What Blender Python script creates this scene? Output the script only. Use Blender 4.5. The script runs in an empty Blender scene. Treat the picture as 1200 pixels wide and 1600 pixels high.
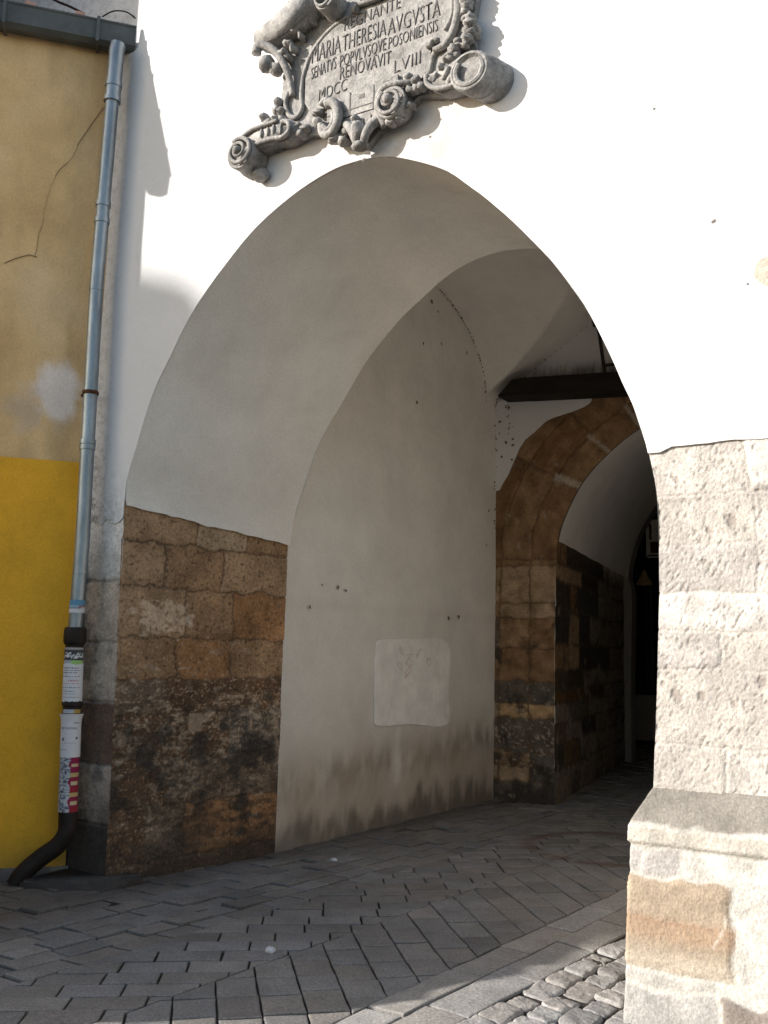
import bpy, bmesh, math, random
from mathutils import Vector, Matrix, noise
random.seed(7)
C = bpy.context.scene.collection
D = 4.81                       # distance of the gate facade plane
TAU = 2*math.pi

# ---------------------------------------------------------------- helpers
def lin(c):
    return c/12.92 if c <= .04045 else ((c+.055)/1.055)**2.4
def rgb(r, g, b):
    return (lin(r/255), lin(g/255), lin(b/255), 1)
def mix(a, b, t):
    t = max(0, min(1, t))
    return tuple(a[i]*(1-t)+b[i]*t for i in range(3))
def sstep(a, b, x):
    t = max(0, min(1, (x-a)/(b-a)))
    return t*t*(3-2*t)
def nz(x, y, z=0, s=1, o=3):
    return noise.fractal(Vector((x*s, y*s, z*s)), 1.0, 2.0, o)*.6
def empty(name, loc=(0, 0, 0), rz=0):
    o = bpy.data.objects.new(name, None); C.objects.link(o)
    o.location = loc; o.rotation_euler = (0, 0, rz); o.empty_display_size = .2
    return o
def tag(o, label=None, cat=None, group=None, kind=None):
    for k, v in (('label', label), ('category', cat), ('group', group), ('kind', kind)):
        if v: o[k] = v
    return o
def link(name, me, mat, parent=None, smooth=False):
    o = bpy.data.objects.new(name, me); C.objects.link(o)
    if mat: me.materials.append(mat)
    if smooth:
        for p in me.polygons: p.use_smooth = True
    if parent:
        o.parent = parent
        o.matrix_parent_inverse = Matrix.Translation(parent.location).inverted() if parent.type == 'EMPTY' else Matrix()
        if parent.type == 'EMPTY':
            o.matrix_parent_inverse = (Matrix.Translation(parent.location) @ parent.rotation_euler.to_matrix().to_4x4()).inverted()
    return o
def bobj(name, bm, mat, parent=None, smooth=False):
    bmesh.ops.recalc_face_normals(bm, faces=bm.faces)
    me = bpy.data.meshes.new(name); bm.to_mesh(me); bm.free()
    return link(name, me, mat, parent, smooth)
def smooth_angle(o, ang=40):
    for p in o.data.polygons: p.use_smooth = True
    o.data.set_sharp_from_angle(angle=math.radians(ang))
    return o
def grid(name, P, nu, nv, mat, parent=None, col=None, smooth=True):
    """P(i/nu, j/nv) -> (co, colour or None)"""
    vs = []; cs = []
    for j in range(nv+1):
        for i in range(nu+1):
            p, c = P(i/nu, j/nv)
            vs.append(p); cs.append(c)
    fs = [(j*(nu+1)+i, j*(nu+1)+i+1, (j+1)*(nu+1)+i+1, (j+1)*(nu+1)+i) for j in range(nv) for i in range(nu)]
    me = bpy.data.meshes.new(name); me.from_pydata([tuple(v) for v in vs], [], fs)
    if cs[0] is not None:
        a = me.color_attributes.new('tint', 'FLOAT_COLOR', 'POINT')
        flat = []
        for c in cs: flat += [c[0], c[1], c[2], 1]
        a.data.foreach_set('color', flat)
    return link(name, me, mat, parent, smooth)
def box(bm, x0, x1, y0, y1, z0, z1, M=None):
    r = bmesh.ops.create_cube(bm, size=1)
    m = Matrix.Translation(((x0+x1)/2, (y0+y1)/2, (z0+z1)/2)) @ Matrix.Diagonal((abs(x1-x0), abs(y1-y0), abs(z1-z0), 1))
    if M is not None: m = M @ m
    bmesh.ops.transform(bm, matrix=m, verts=r['verts'])
    return r['verts']
def prism(bm, pts, d0, d1, axis='y'):
    """polygon in (x,z) extruded between y=d0 and y=d1 (or polygon in x,y between z)"""
    f = (lambda p, d: (p[0], d, p[1])) if axis == 'y' else (lambda p, d: (p[0], p[1], d))
    a = [bm.verts.new(f(p, d0)) for p in pts]; b = [bm.verts.new(f(p, d1)) for p in pts]
    bm.faces.new(a); bm.faces.new(b[::-1])
    n = len(pts)
    for i in range(n): bm.faces.new((a[i], b[i], b[(i+1) % n], a[(i+1) % n]))
def catmull(pts, k=5):
    pts = [Vector(p) for p in pts]; out = []
    for i in range(len(pts)-1):
        p0 = pts[max(0, i-1)]; p1 = pts[i]; p2 = pts[i+1]; p3 = pts[min(len(pts)-1, i+2)]
        for j in range(k):
            t = j/k
            out.append(.5*((2*p1)+(p2-p0)*t+(2*p0-5*p1+4*p2-p3)*t*t+(3*p1-p0-3*p2+p3)*t**3))
    out.append(pts[-1]); return out
def tube(bm, pts, rad, n=10, cap=True, flat=1.0):
    pts = [Vector(p) for p in pts]; rings = []
    if not hasattr(rad, '__len__'): rad = [rad]*len(pts)
    prev = None
    for i, p in enumerate(pts):
        t = (pts[min(i+1, len(pts)-1)]-pts[max(i-1, 0)]).normalized()
        if prev is None:
            a = Vector((0, 1, 0)) if abs(t.y) < .8 else Vector((1, 0, 0))
            nrm = (a-t*a.dot(t)).normalized()
        else:
            nrm = (prev-t*prev.dot(t)).normalized()
        prev = nrm; b = t.cross(nrm)
        r = rad[min(len(rad)-1, int(i*len(rad)/len(pts)))] if len(rad) != len(pts) else rad[i]
        rings.append([bm.verts.new(p+(nrm*math.cos(TAU*k/n)*flat+b*math.sin(TAU*k/n))*r) for k in range(n)])
    for a, b in zip(rings, rings[1:]):
        for k in range(n): bm.faces.new((a[k], a[(k+1) % n], b[(k+1) % n], b[k]))
    if cap:
        bm.faces.new(rings[0][::-1]); bm.faces.new(rings[-1])
def lathe(bm, prof, M, n=20):
    """profile (r, h) turned about local z, placed by M"""
    rings = [[bm.verts.new(M @ Vector((r*math.cos(TAU*k/n), r*math.sin(TAU*k/n), h))) for k in range(n)] for r, h in prof]
    for a, b in zip(rings, rings[1:]):
        for k in range(n): bm.faces.new((a[k], a[(k+1) % n], b[(k+1) % n], b[k]))
    bm.faces.new(rings[0][::-1]); bm.faces.new(rings[-1])
def blob(bm, c, r, sub=2, rough=.0, seed=0, M=None):
    v = bmesh.ops.create_icosphere(bm, subdivisions=sub, radius=1)['verts']
    for q in v:
        k = 1+rough*nz(q.co.x+seed, q.co.y, q.co.z, 1.7, 2)
        q.co = Vector((q.co.x*r[0]*k, q.co.y*r[1]*k, q.co.z*r[2]*k))
        if M: q.co = M @ q.co
        q.co += Vector(c)

def islands(name, bm, m, parent, smooth=False, ang=None, label=None):
    """every loose piece of bm becomes an object of its own"""
    bm.verts.ensure_lookup_table(); seen = set(); out = []
    for v in bm.verts:
        if v in seen: continue
        st = [v]; seen.add(v); isl = [v]
        while st:
            q = st.pop()
            for e in q.link_edges:
                o = e.other_vert(q)
                if o not in seen: seen.add(o); isl.append(o); st.append(o)
        b2 = bmesh.new(); mp = {q: b2.verts.new(q.co) for q in isl}
        for f in {f for q in isl for f in q.link_faces}: b2.faces.new([mp[q] for q in f.verts])
        o = bobj(name, b2, m, parent, smooth)
        if ang: smooth_angle(o, ang)
        out.append(o)
    bm.free(); return out
# ---------------------------------------------------------------- materials
def newmat(name):
    m = bpy.data.materials.new(name); m.use_nodes = True
    nt = m.node_tree; b = nt.nodes['Principled BSDF']
    return m, nt, b
def mat(name, col, rough=.85, metal=0, var=.12, vscale=3, bump=.2, bscale=40, dist=.01, tint=False, fine=.0, fscale=60, spec=.25, stretch=None):
    """procedural: base colour (or the tint attribute) times large and fine noise, plus bump"""
    m, nt, b = newmat(name); N = nt.nodes.new; L = nt.links.new
    tc = N('ShaderNodeTexCoord'); co = tc.outputs['Object']
    if stretch:
        mp = N('ShaderNodeMapping'); mp.inputs['Scale'].default_value = stretch; L(co, mp.inputs[0]); co = mp.outputs[0]
    n1 = N('ShaderNodeTexNoise'); n1.inputs['Scale'].default_value = vscale; n1.inputs['Detail'].default_value = 6; n1.inputs['Roughness'].default_value = .65
    L(co, n1.inputs['Vector'])
    n2 = N('ShaderNodeTexNoise'); n2.inputs['Scale'].default_value = fscale; n2.inputs['Detail'].default_value = 4; n2.inputs['Roughness'].default_value = .7
    L(co, n2.inputs['Vector'])
    r1 = N('ShaderNodeMapRange'); r1.inputs[1].default_value = .3; r1.inputs[2].default_value = .7; r1.inputs[3].default_value = 1-var; r1.inputs[4].default_value = 1+var
    L(n1.outputs[0], r1.inputs[0])
    r2 = N('ShaderNodeMapRange'); r2.inputs[1].default_value = .3; r2.inputs[2].default_value = .7; r2.inputs[3].default_value = 1-fine; r2.inputs[4].default_value = 1+fine
    L(n2.outputs[0], r2.inputs[0])
    mu = N('ShaderNodeMath'); mu.operation = 'MULTIPLY'; L(r1.outputs[0], mu.inputs[0]); L(r2.outputs[0], mu.inputs[1])
    vm = N('ShaderNodeVectorMath'); vm.operation = 'SCALE'; L(mu.outputs[0], vm.inputs['Scale'])
    if tint:
        at = N('ShaderNodeAttribute'); at.attribute_name = 'tint'; L(at.outputs['Color'], vm.inputs[0])
    else:
        vm.inputs[0].default_value = col[:3]
    L(vm.outputs[0], b.inputs['Base Color'])
    b.inputs['Roughness'].default_value = rough; b.inputs['Metallic'].default_value = metal
    b.inputs['Specular IOR Level'].default_value = spec
    if bump:
        n3 = N('ShaderNodeTexNoise'); n3.inputs['Scale'].default_value = bscale; n3.inputs['Detail'].default_value = 7; n3.inputs['Roughness'].default_value = .6
        L(co, n3.inputs['Vector'])
        bp = N('ShaderNodeBump'); bp.inputs['Strength'].default_value = bump; bp.inputs['Distance'].default_value = dist
        L(n3.outputs[0], bp.inputs['Height']); L(bp.outputs[0], b.inputs['Normal'])
    return m
M_plaster = mat('white_plaster', (.64, .64, .655), .9, var=.05, vscale=1.2, bump=.25, bscale=9, dist=.02, fine=.03)
M_plaster_t = mat('stained_plaster', None, .92, var=.08, vscale=2.2, bump=.35, bscale=14, dist=.018, tint=True, fine=.13, fscale=95)
M_stone_t = mat('old_ashlar', None, .95, var=.18, vscale=7, bump=.7, bscale=70, dist=.012, tint=True, fine=.28, fscale=55, spec=.1)
M_pier_t = mat('tooled_pale_stone', None, .95, var=.08, vscale=6, bump=.7, bscale=75, dist=.009, tint=True, fine=.24, fscale=85, spec=.1, stretch=(1, 1, .8))
M_sett_t = mat('granite_setts', None, .8, var=.16, vscale=6, bump=.45, bscale=60, dist=.008, tint=True, fine=.38, fscale=75, spec=.3)
M_joint = mat('joint_dirt', (.036, .032, .028), .95, var=.3, vscale=14, bump=.5, bscale=50)
M_carve = mat('carved_grey_stone', (.27, .26, .253), .9, var=.42, vscale=11, bump=.9, bscale=42, dist=.010, fine=.24, fscale=60)
M_letter = mat('engraved_shade', (.145, .138, .135), .9, var=.25, vscale=20, bump=.2)  # shade in engraved letters and castle openings is put into this colour
M_zinc = mat('galvanised_steel', (.27, .305, .33), .45, .8, var=.3, vscale=8, bump=.12, bscale=14, dist=.004, fine=.08, stretch=(1, 1, .25))
M_zincd = mat('aged_gutter_sheet', (.105, .115, .115), .6, .3, var=.25, vscale=6, bump=.2, bscale=30, dist=.004)
M_iron = mat('black_cast_iron', (.021, .015, .012), .6, .1, var=.35, vscale=12, bump=.4, bscale=60, dist=.004)
M_rust = mat('rusty_band', (.09, .04, .022), .85, .2, var=.4, vscale=30, bump=.4, bscale=80, dist=.003)
M_beam = mat('black_timber', (.016, .013, .011), .85, var=.4, vscale=5, bump=.6, bscale=30, dist=.01, stretch=(.3, 3, 3))
M_paper = mat('white_paper', (.62, .61, .62), .8, var=.05, vscale=30, bump=.15, bscale=60, dist=.003)
M_print_t = mat('printed_paper', None, .7, var=.08, vscale=40, bump=.1, bscale=60, dist=.003, tint=True)
M_ink = mat('printed_ink', (.12, .11, .13), .8, var=.2, vscale=60, bump=0)
M_inkred = mat('pale_red_ink', (.55, .25, .24), .8, var=.2, vscale=60, bump=0)
M_flake = mat('dark_flaked_spots', (.13, .085, .07), .95, var=.5, vscale=50, bump=.3)
M_wall_t = mat('painted_house_render', None, .92, var=.10, vscale=4, bump=.45, bscale=30, dist=.012, tint=True, fine=.12, fscale=80)
M_crack = mat('crack_line', (.17, .12, .07), .95, var=.3, vscale=40, bump=0)
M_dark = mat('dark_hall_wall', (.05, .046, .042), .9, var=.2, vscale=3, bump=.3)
M_door = mat('dark_door_paint', (.016, .02, .024), .4, var=.3, vscale=5, bump=.1)
M_glassd = mat('dark_door_glass', (.012, .016, .022), .12, var=.2, vscale=3, bump=0, spec=.5)
M_brass = mat('dull_brass', (.42, .28, .15), .5, .2, var=.25, vscale=20, bump=.1)
M_sign = mat('faded_sign_board', (.80, .76, .70), .8, var=.15, vscale=8, bump=.1)
M_signb = mat('brown_sign_paint', (.07, .04, .025), .8, var=.2, vscale=8, bump=.1)
M_roof = mat('red_roof_tiles', (.22, .09, .06), .9, var=.3, vscale=5, bump=.5, bscale=12, dist=.03)
M_render = mat('neighbour_render', (.45, .36, .24), .9, var=.15, vscale=2, bump=.3)
M_pebble = mat('pale_pebble', (.52, .50, .52), .85, var=.15, vscale=30, bump=.3)
M_brick = mat('pink_brick', (.45, .27, .22), .95, var=.25, vscale=30, bump=.4)
M_glass = mat('window_glass', (.02, .025, .03), .1, var=.1, vscale=3, bump=0, spec=.5)

# ---------------------------------------------------------------- masonry
def course_layout(courses):
    """[(v0, v1, [(u0, u1, colour, proud), ...]), ...]"""
    return courses
def block_at(courses, u, v):
    for v0, v1, bl in courses:
        if v0 <= v < v1:
            for k, (u0, u1, c, h) in enumerate(bl):
                if u0 <= u < u1:
                    return u0, u1, v0, v1, c, h
    return None
def masonry(name, surf, U, V, res, courses, mortar, m, parent, joint=.011, depth=.012, rough=.006, post=None, seed=0, warp=.012, default=(.2, .15, .1)):
    """surf(u, v) -> (point, outward normal); block faces, joints and pits are displaced geometry"""
    nu = max(2, int((U[1]-U[0])/res)); nv = max(2, int((V[1]-V[0])/res))
    def P(a, b):
        u = U[0]+(U[1]-U[0])*a; v = V[0]+(V[1]-V[0])*b
        wu = u+warp*nz(u, v, seed+5, 6, 3)*1.6; wv = v+warp*nz(u, v, seed+9, 6, 3)*1.6
        wu = min(max(wu, U[0]+1e-4), U[1]-1e-4); wv = min(max(wv, V[0]+1e-4), V[1]-1e-4)
        q = block_at(courses, wu, wv)
        n1 = nz(u, v, seed, 9, 4); n2 = nz(u, v, seed+3, 42, 3)
        if q:
            u0, u1, v0, v1, c, h = q
            e = min(wu-u0, u1-wu, wv-v0, v1-wv)
            j = 1-sstep(joint*.35, joint*1.25, e)
            r = sstep(0, .035, e)
            d = h*r-depth*j+rough*(n1*.9+n2*.55)
            jc = j*(.6+.4*max(0, min(1, nz(u, v, seed+20, 3)*2+.8)))
            c = mix(tuple(x*(1+.35*n1+.18*n2) for x in c), mortar, jc)
        else:
            d = rough*(n1+n2*.5); c = default
        if post: 
            r_ = post(u, v, c, d)
            c, d = r_
        p, n = surf(u, v)
        return Vector(p)+Vector(n)*d, tuple(max(.004, x) for x in c)
    return grid(name, P, nu, nv, m, parent)
def mkcourses(vs, breaks, cols, jit=.0, proud=.005, U=(0, 1), rng=None):
    rng = rng or random.Random(3)
    out = []
    for i in range(len(vs)-1):
        b = [U[0]-.5]+list(breaks[i % len(breaks)])+[U[1]+.5]
        bl = []
        for k in range(len(b)-1):
            c = cols[i][k] if isinstance(cols, list) and isinstance(cols[i], list) else rng.choice(cols)
            f = 1+jit*rng.uniform(-1, 1)
            bl.append((b[k], b[k+1], tuple(x*f for x in c), proud*rng.uniform(-1, 1)))
        out.append((vs[i], vs[i+1], bl))
    return out

# ---------------------------------------------------------------- key curves (x, z)
FR = [(-4.955, -.3), (-4.96, .6), (-4.98, 1.6), (-5.002, 2.59), (-4.985, 2.79), (-4.906, 3.04), (-4.831, 3.267), (-4.755, 3.446), (-4.632, 3.65), (-4.461, 3.92), (-4.243, 4.16), (-3.975, 4.402), (-3.711, 4.565),
      (-3.403, 4.685), (-3.16, 4.722), (-2.914, 4.70), (-2.681, 4.61), (-2.458, 4.485), (-2.244, 4.295), (-2.039, 4.08), (-1.844, 3.85), (-1.75, 3.72), (-1.64, 3.55), (-1.562, 3.408), (-1.482, 3.228), (-1.388, 2.995), (-1.339, 2.87), (-1.277, 2.66),
      (-1.24, 2.45), (-1.232, 2.20), (-1.235, 1.9), (-1.255, 1.45), (-1.28, .97)]
NLOW = 3                                                            # index of the left springing
left_arch = [tuple(p) for p in catmull([(p[0], p[1], 0) for p in FR[NLOW:28]], 4)]
left_arch = [(p[0]+.0025*noise.fractal(Vector((p[0]*5, p[1]*5, 2)), 1, 2, 4), p[1]+.0025*noise.fractal(Vector((p[0]*5, p[1]*5, 7)), 1, 2, 4)) for p in left_arch]                       # springing (left) to 2.66 on the right
GB = [(-4.65, 2.45), (-4.58, 2.72), (-4.48, 3.0), (-4.36, 3.29), (-4.13, 3.64), (-3.92, 3.94), (-3.66, 4.20), (-3.43, 4.37), (-3.21, 4.51), (-2.99, 4.59), (-2.78, 4.62), (-2.60, 4.605), (-2.42, 4.55)]
YB = 6.29
xm = -2.74
GB = GB[:-2]+[(2*xm-x, z) for x, z in GB[:-2]][::-1]
back_arch = [(p[0], p[1]) for p in catmull([(x, z, 0) for x, z in GB], 4)]
def resample(c, n):
    L = [0]
    for a, b in zip(c, c[1:]): L.append(L[-1]+math.hypot(b[0]-a[0], b[1]-a[1]))
    out = []; k = 0
    for i in range(n+1):
        s = L[-1]*i/n
        while k < len(L)-2 and L[k+1] < s: k += 1
        t = (s-L[k])/max(1e-9, L[k+1]-L[k])
        out.append((c[k][0]+(c[k+1][0]-c[k][0])*t, c[k][1]+(c[k+1][1]-c[k][1])*t))
    return out
def interp(pts, z):                                                 # x at height z, pts sorted by rising z
    for a, b in zip(pts, pts[1:]):
        if a[1] <= z <= b[1]: return a[0]+(b[0]-a[0])*(z-a[1])/(b[1]-a[1])
    return pts[0][0] if z < pts[0][1] else pts[-1][0]
leftF = FR[:NLOW+1]
rightF = sorted(FR[26:], key=lambda p: p[1])

PLA = (.74, .715, .68)
# ================================================================ THE GATE TOWER
tower = tag(empty('gate_tower', (-3.1, D, 0)), 'massive white plastered stone gate tower with a tall pointed archway through it', 'gate tower')

# facade plaster: columns over the arch opening; its ragged lower edge lies 12 mm proud of the bare stone
def ragged(x, base, seed): return base+.018*nz(x, seed, 0, 5, 4)+.03*nz(x, seed, 3, 1.3, 2)
FP = D-.014
cols = []
cols += [(-13, -.4), (-5.345, -.4), (-5.345, 2.5)]
xs = [-5.345+(.34)*i/8 for i in range(9)]
cols = [(-13.0, 2.5), (-5.346, 2.5)] + [(x, 2.50+.22*nz(x, 1, 0, 6)) for x in xs]
cols += left_arch[1:-1]
rx = [-1.277+(.06*i) for i in range(0, 120)]
cols += [(x, ragged(x, 2.675 if x > -1.2 else 2.675-.02, 4)) for x in rx]
vs = []; fs = []
NZR = 1
for x, z in cols:
    vs += [(x, FP, z), (x, FP, 15.0), (x, D+.004, z)]
for i in range(len(cols)-1):
    a = 3*i; b = 3*(i+1)
    fs += [(a, b, b+1, a+1), (a, a+2, b+2, b)]
me = bpy.data.meshes.new('facade_plaster'); me.from_pydata(vs, [], fs)
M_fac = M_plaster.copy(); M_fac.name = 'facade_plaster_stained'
def stain_nodes(m):
    """grime of its own shape along the house corner and pinkish wear above the arch"""
    nt = m.node_tree; N = nt.nodes.new; L = nt.links.new; b = nt.nodes['Principled BSDF']
    src = b.inputs['Base Color'].links[0].from_socket
    tc = N('ShaderNodeTexCoord'); sx = N('ShaderNodeSeparateXYZ'); L(tc.outputs['Object'], sx.inputs[0])
    nn = N('ShaderNodeTexNoise'); nn.inputs['Scale'].default_value = 22; nn.inputs['Detail'].default_value = 8; nn.inputs['Roughness'].default_value = .75; L(tc.outputs['Object'], nn.inputs['Vector'])
    def mr(sock, a, c_, lo, hi):
        q = N('ShaderNodeMapRange'); q.inputs[1].default_value = a; q.inputs[2].default_value = c_; q.inputs[3].default_value = lo; q.inputs[4].default_value = hi; L(sock, q.inputs[0]); return q.outputs[0]
    def op(o, a, c_):
        q = N('ShaderNodeMath'); q.operation = o
        for i, k in enumerate((a, c_)):
            if hasattr(k, 'links'): L(k, q.inputs[i])
            else: q.inputs[i].default_value = k
        return q.outputs[0]
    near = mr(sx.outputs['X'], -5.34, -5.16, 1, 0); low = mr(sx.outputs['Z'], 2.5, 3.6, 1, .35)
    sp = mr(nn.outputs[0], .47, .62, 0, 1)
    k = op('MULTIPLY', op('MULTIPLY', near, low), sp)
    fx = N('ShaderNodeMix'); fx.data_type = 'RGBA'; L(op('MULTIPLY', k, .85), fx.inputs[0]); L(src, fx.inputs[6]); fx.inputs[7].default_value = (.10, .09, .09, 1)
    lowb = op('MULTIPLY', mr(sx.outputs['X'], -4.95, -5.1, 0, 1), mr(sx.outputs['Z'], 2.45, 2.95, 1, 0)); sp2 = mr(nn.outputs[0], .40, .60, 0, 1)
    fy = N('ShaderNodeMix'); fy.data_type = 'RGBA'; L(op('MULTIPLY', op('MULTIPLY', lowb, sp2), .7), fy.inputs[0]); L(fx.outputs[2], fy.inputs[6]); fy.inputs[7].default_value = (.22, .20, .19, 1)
    nw = N('ShaderNodeTexNoise'); nw.inputs['Scale'].default_value = 3.5; nw.inputs['Detail'].default_value = 9; nw.inputs['Roughness'].default_value = .7; L(tc.outputs['Object'], nw.inputs['Vector'])
    ax = op('MULTIPLY', op('MULTIPLY', mr(sx.outputs['X'], -3.8, -3.2, 0, 1), mr(sx.outputs['X'], -2.5, -2.05, 1, 0)), op('MULTIPLY', mr(sx.outputs['Z'], 4.35, 4.6, 0, 1), mr(sx.outputs['Z'], 4.95, 5.15, 1, 0)))
    wk = op('MULTIPLY', ax, mr(nw.outputs[0], .38, .58, 0, 1))
    fz = N('ShaderNodeMix'); fz.data_type = 'RGBA'; L(wk, fz.inputs[0]); L(fy.outputs[2], fz.inputs[6]); fz.inputs[7].default_value = (.50, .455, .435, 1)
    L(fz.outputs[2], b.inputs['Base Color'])
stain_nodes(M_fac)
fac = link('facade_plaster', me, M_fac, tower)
fac['label'] = 'white plaster face above the pale stone pier'

# bare stone patch showing through the plaster at the right
bm = bmesh.new()
patch = [((-0.737, 3.500)), ((-0.723, 3.564)), ((-0.680, 3.589)), ((-0.595, 3.579)), ((-0.554, 3.489)), ((-0.600, 3.422)), ((-0.688, 3.444))]
prism(bm, [(p[0], p[1]) for p in catmull([(x, z, 0) for x, z in patch+[patch[0]]], 4)][:-1], FP-.003, FP-.0005)
bobj('bare_stone_patch', bm, mat('patch_stone', (.50, .42, .36), .95, var=.12, vscale=20, bump=.8, bscale=60), tower)
# small plaster holes as flat dark discs, the hollow's shade put in the colour
bm = bmesh.new()
for (x, z), r in (((-1.215, 4.537), .008), ((-0.923, 3.831), .014), ((-0.768, 3.466), .007), ((-2.583, 4.744), .009), ((-3.064, 4.715), .016)):
    vv = bmesh.ops.create_circle(bm, cap_ends=True, radius=r, segments=9)['verts']
    bmesh.ops.transform(bm, matrix=Matrix.Translation((x, FP-.003, z)) @ Matrix.Rotation(math.radians(90), 4, 'X') @ Matrix.Rotation(.6, 4, 'Z') @ Matrix.Diagonal((1, .55, 1, 1)), verts=vv)
islands('plaster_hole', bm, mat('hole_shade', (.16, .14, .13), .95, var=.2, bump=0), tower)

# left quoin strip between the drainpipe corner and the arch
Cq = lambda v: [c for c in v]
pale = (.41, .34, .275); qb = (.15, .10, .07); qd = (.075, .065, .058); qp2 = (.37, .30, .24)
qc = [(-.4, .38, [(-1, 2, qd, 0)]), (.38, .78, [(-1, 2, qp2, .01)]), (.78, 1.20, [(-1, 2, qb, -.004)]), (1.20, 1.62, [(-1, 2, pale, .006)]), (1.62, 2.05, [(-1, 2, pale, .002)]), (2.05, 2.9, [(-1, 2, (.46, .44, .42), .004)])]
def surf_q(u, v):
    x1 = interp(leftF, v) if v < 2.59 else -5.0
    return (-5.36+(x1+5.36)*u/.36, D, v), (0, -1, 0)
def post_q(u, v, c, d):
    n = nz(u*2, v, 2, 3, 4); f = nz(u, v, 8, 24, 3)
    c = mix(c, (.07, .065, .065), sstep(-.02, .35, n+f*.5-(u-.12)*1.4+.1)*.6)
    c = mix(c, (.66, .64, .62), sstep(2.0, 2.5, v+.4*n))
    c = mix(c, (.06, .05, .042), sstep(.75, .2, v+.4*n)*.85)
    return c, d
masonry('corner_quoins', surf_q, (-.25, .36), (-.4, 2.62), .009, qc, (.30, .27, .24), M_stone_t, tower, post=post_q, seed=1, rough=.005)

# reveal: bare stone below, plaster intrados above, lofted from the front arch to the back arch
def surf_rev(u, v):                                                 # u 0..1.5 into the passage
    t = u/1.5
    xf = interp(leftF, min(v, 2.589)); xb = -4.67+.02*max(0, v)/2.45
    return (xf+(xb-xf)*t, D+(YB-D)*t, v), (.985, .17, 0)
br = (.275, .172, .098); br2 = (.335, .222, .135); dk = (.125, .074, .045); ora = (.29, .155, .075); tan = (.41, .305, .20); gr = (.165, .12, .085)
rc = [(-.5, .10, [(-1, .5, dk, 0), (.5, 2, dk, .004)]),
      (.10, .47, [(-1, .30, dk, 0), (.30, .62, gr, -.003), (.62, 1.05, ora, .008), (1.05, 2, ora, .006)]),
      (.47, .80, [(-1, .45, dk, 0), (.45, .95, gr, .004), (.95, 2, gr, -.003)]),
      (.80, 1.12, [(-1, .52, dk, .002), (.52, 1.0, dk, -.004), (1.0, 2, (.09, .082, .075), .004)]),
      (1.12, 1.36, [(-1, .4, gr, .0), (.4, 1.02, dk, .004), (1.02, 2, dk, -.004)]),
      (1.36, 1.66, [(-1, .48, br, .004), (.48, .97, ora, .007), (.97, 2, br, -.002)]),
      (1.66, 2.02, [(-1, .55, br2, .0), (.55, .98, br, .006), (.98, 2, ora, .003)]),
      (2.02, 2.34, [(-1, .34, br2, -.004), (.34, .86, br, .006), (.86, 2, br2, .002)]),
      (2.34, 2.9, [(-1, .62, br2, .006), (.62, 1.1, tan, .002), (1.1, 2, br, .0)])]
def post_rev(u, v, c, d):
    a = nz(u, v, 4, 3.2, 5); b = nz(u, v*1.6, 14, 11, 4); f = nz(u, v, 31, 38, 3)
    w = sstep(.16, .34, a*.55+b*.8+f*.45-.55*abs(v-.95)+.27)         # remains of limewash
    c = mix(c, (.36, .29, .22), w*.6)
    fl = sstep(.13, .19, nz(u, v*1.4, 71, 34, 3)*.9+.55*b-.35*abs(v-1.05)/.6+.04)
    c = mix(c, (.46, .35, .245), fl*.75)
    c = mix(c, (.40, .27, .17), sstep(.2, .26, nz(u, v, 171, 50, 2)+.2*a)*.6)
    c = mix(c, (.06, .046, .036), sstep(.04, .3, nz(u*.7, v*1.6, 83, 13, 4)+.10)*sstep(1.5, 1.15, v)*.6)
    c = tuple(x*(1+.5*nz(u*.8, v, 133, 4.5, 4)) for x in c)
    w2 = sstep(.0, .3, .55-((u-.32)/.36)**2-((v-1.80)/.19)**2+.9*b+.5*a)
    c = mix(c, (.56, .43, .32), w2*.75)
    k = sstep(.10, .36, nz(u, v, 41, 4.2, 5)*.9+.35*b-.5*abs(v-.75)+.18)   # soot
    c = mix(c, (.04, .036, .033), k*.8)
    g = sstep(.35, .0, v+.3*a-.05*u)
    c = mix(c, (.055, .046, .038), g*.75)
    k2 = max(0, f-.12)*2.2
    c = mix(c, (.035, .025, .02), min(.7, k2))
    s = ((u-1.15)/.05)**4+((v-1.04)/.075)**4                        # a small pale stone
    if .62 < u < .74 and .98 < v < 1.11: c = mix(c, (.33, .25, .18), .8)
    return c, d+.004*a-.006*w2*0+(.004*w)
masonry('reveal_stonework', surf_rev, (-.014, 1.5), (-.4, 2.62), .0068, rc, (.13, .088, .058), M_stone_t, tower, post=post_rev, seed=2, rough=.008, depth=.008, joint=.009, warp=.035)

NA = 72
A1 = resample(left_arch, NA); B1 = resample(back_arch[:int(len(back_arch)*.955)], NA)
def P_sof(a, b):
    k = a*NA; i = min(NA-1, int(k)); t = k-i
    x1 = A1[i][0]+(A1[i+1][0]-A1[i][0])*t; z1 = A1[i][1]+(A1[i+1][1]-A1[i][1])*t
    x2 = B1[i][0]+(B1[i+1][0]-B1[i][0])*t; z2 = B1[i][1]+(B1[i+1][1]-B1[i][1])*t
    p = Vector((x1+(x2-x1)*b, FP+(YB-FP)*b, z1+(z2-z1)*b))
    if a < .004:                                                    # ragged lower edge over the stone
        p.z += .03*nz(b*1.5, 3, 0, 5, 4)-.01; p.x += .012
    p.x += .016*max(0, 1-a/.04)
    p.x += .016*nz(p.y, p.z, 2, 1.5); p.z += .016*nz(p.x, p.y, 7, 1.5)
    n = nz(p.y, p.z, p.x, 1.1, 4)
    c = mix(PLA, (.58, .54, .49), max(0, n)*.5); c = mix(c, (.56, .52, .47), sstep(.18, .42, nz(p.y*2, p.z, p.x, 2.6, 5))*.2)
    c = mix(c, (.62, .58, .53), sstep(3.4, 2.5, p.z+.3*n)*.4)
    return p, c
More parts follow.
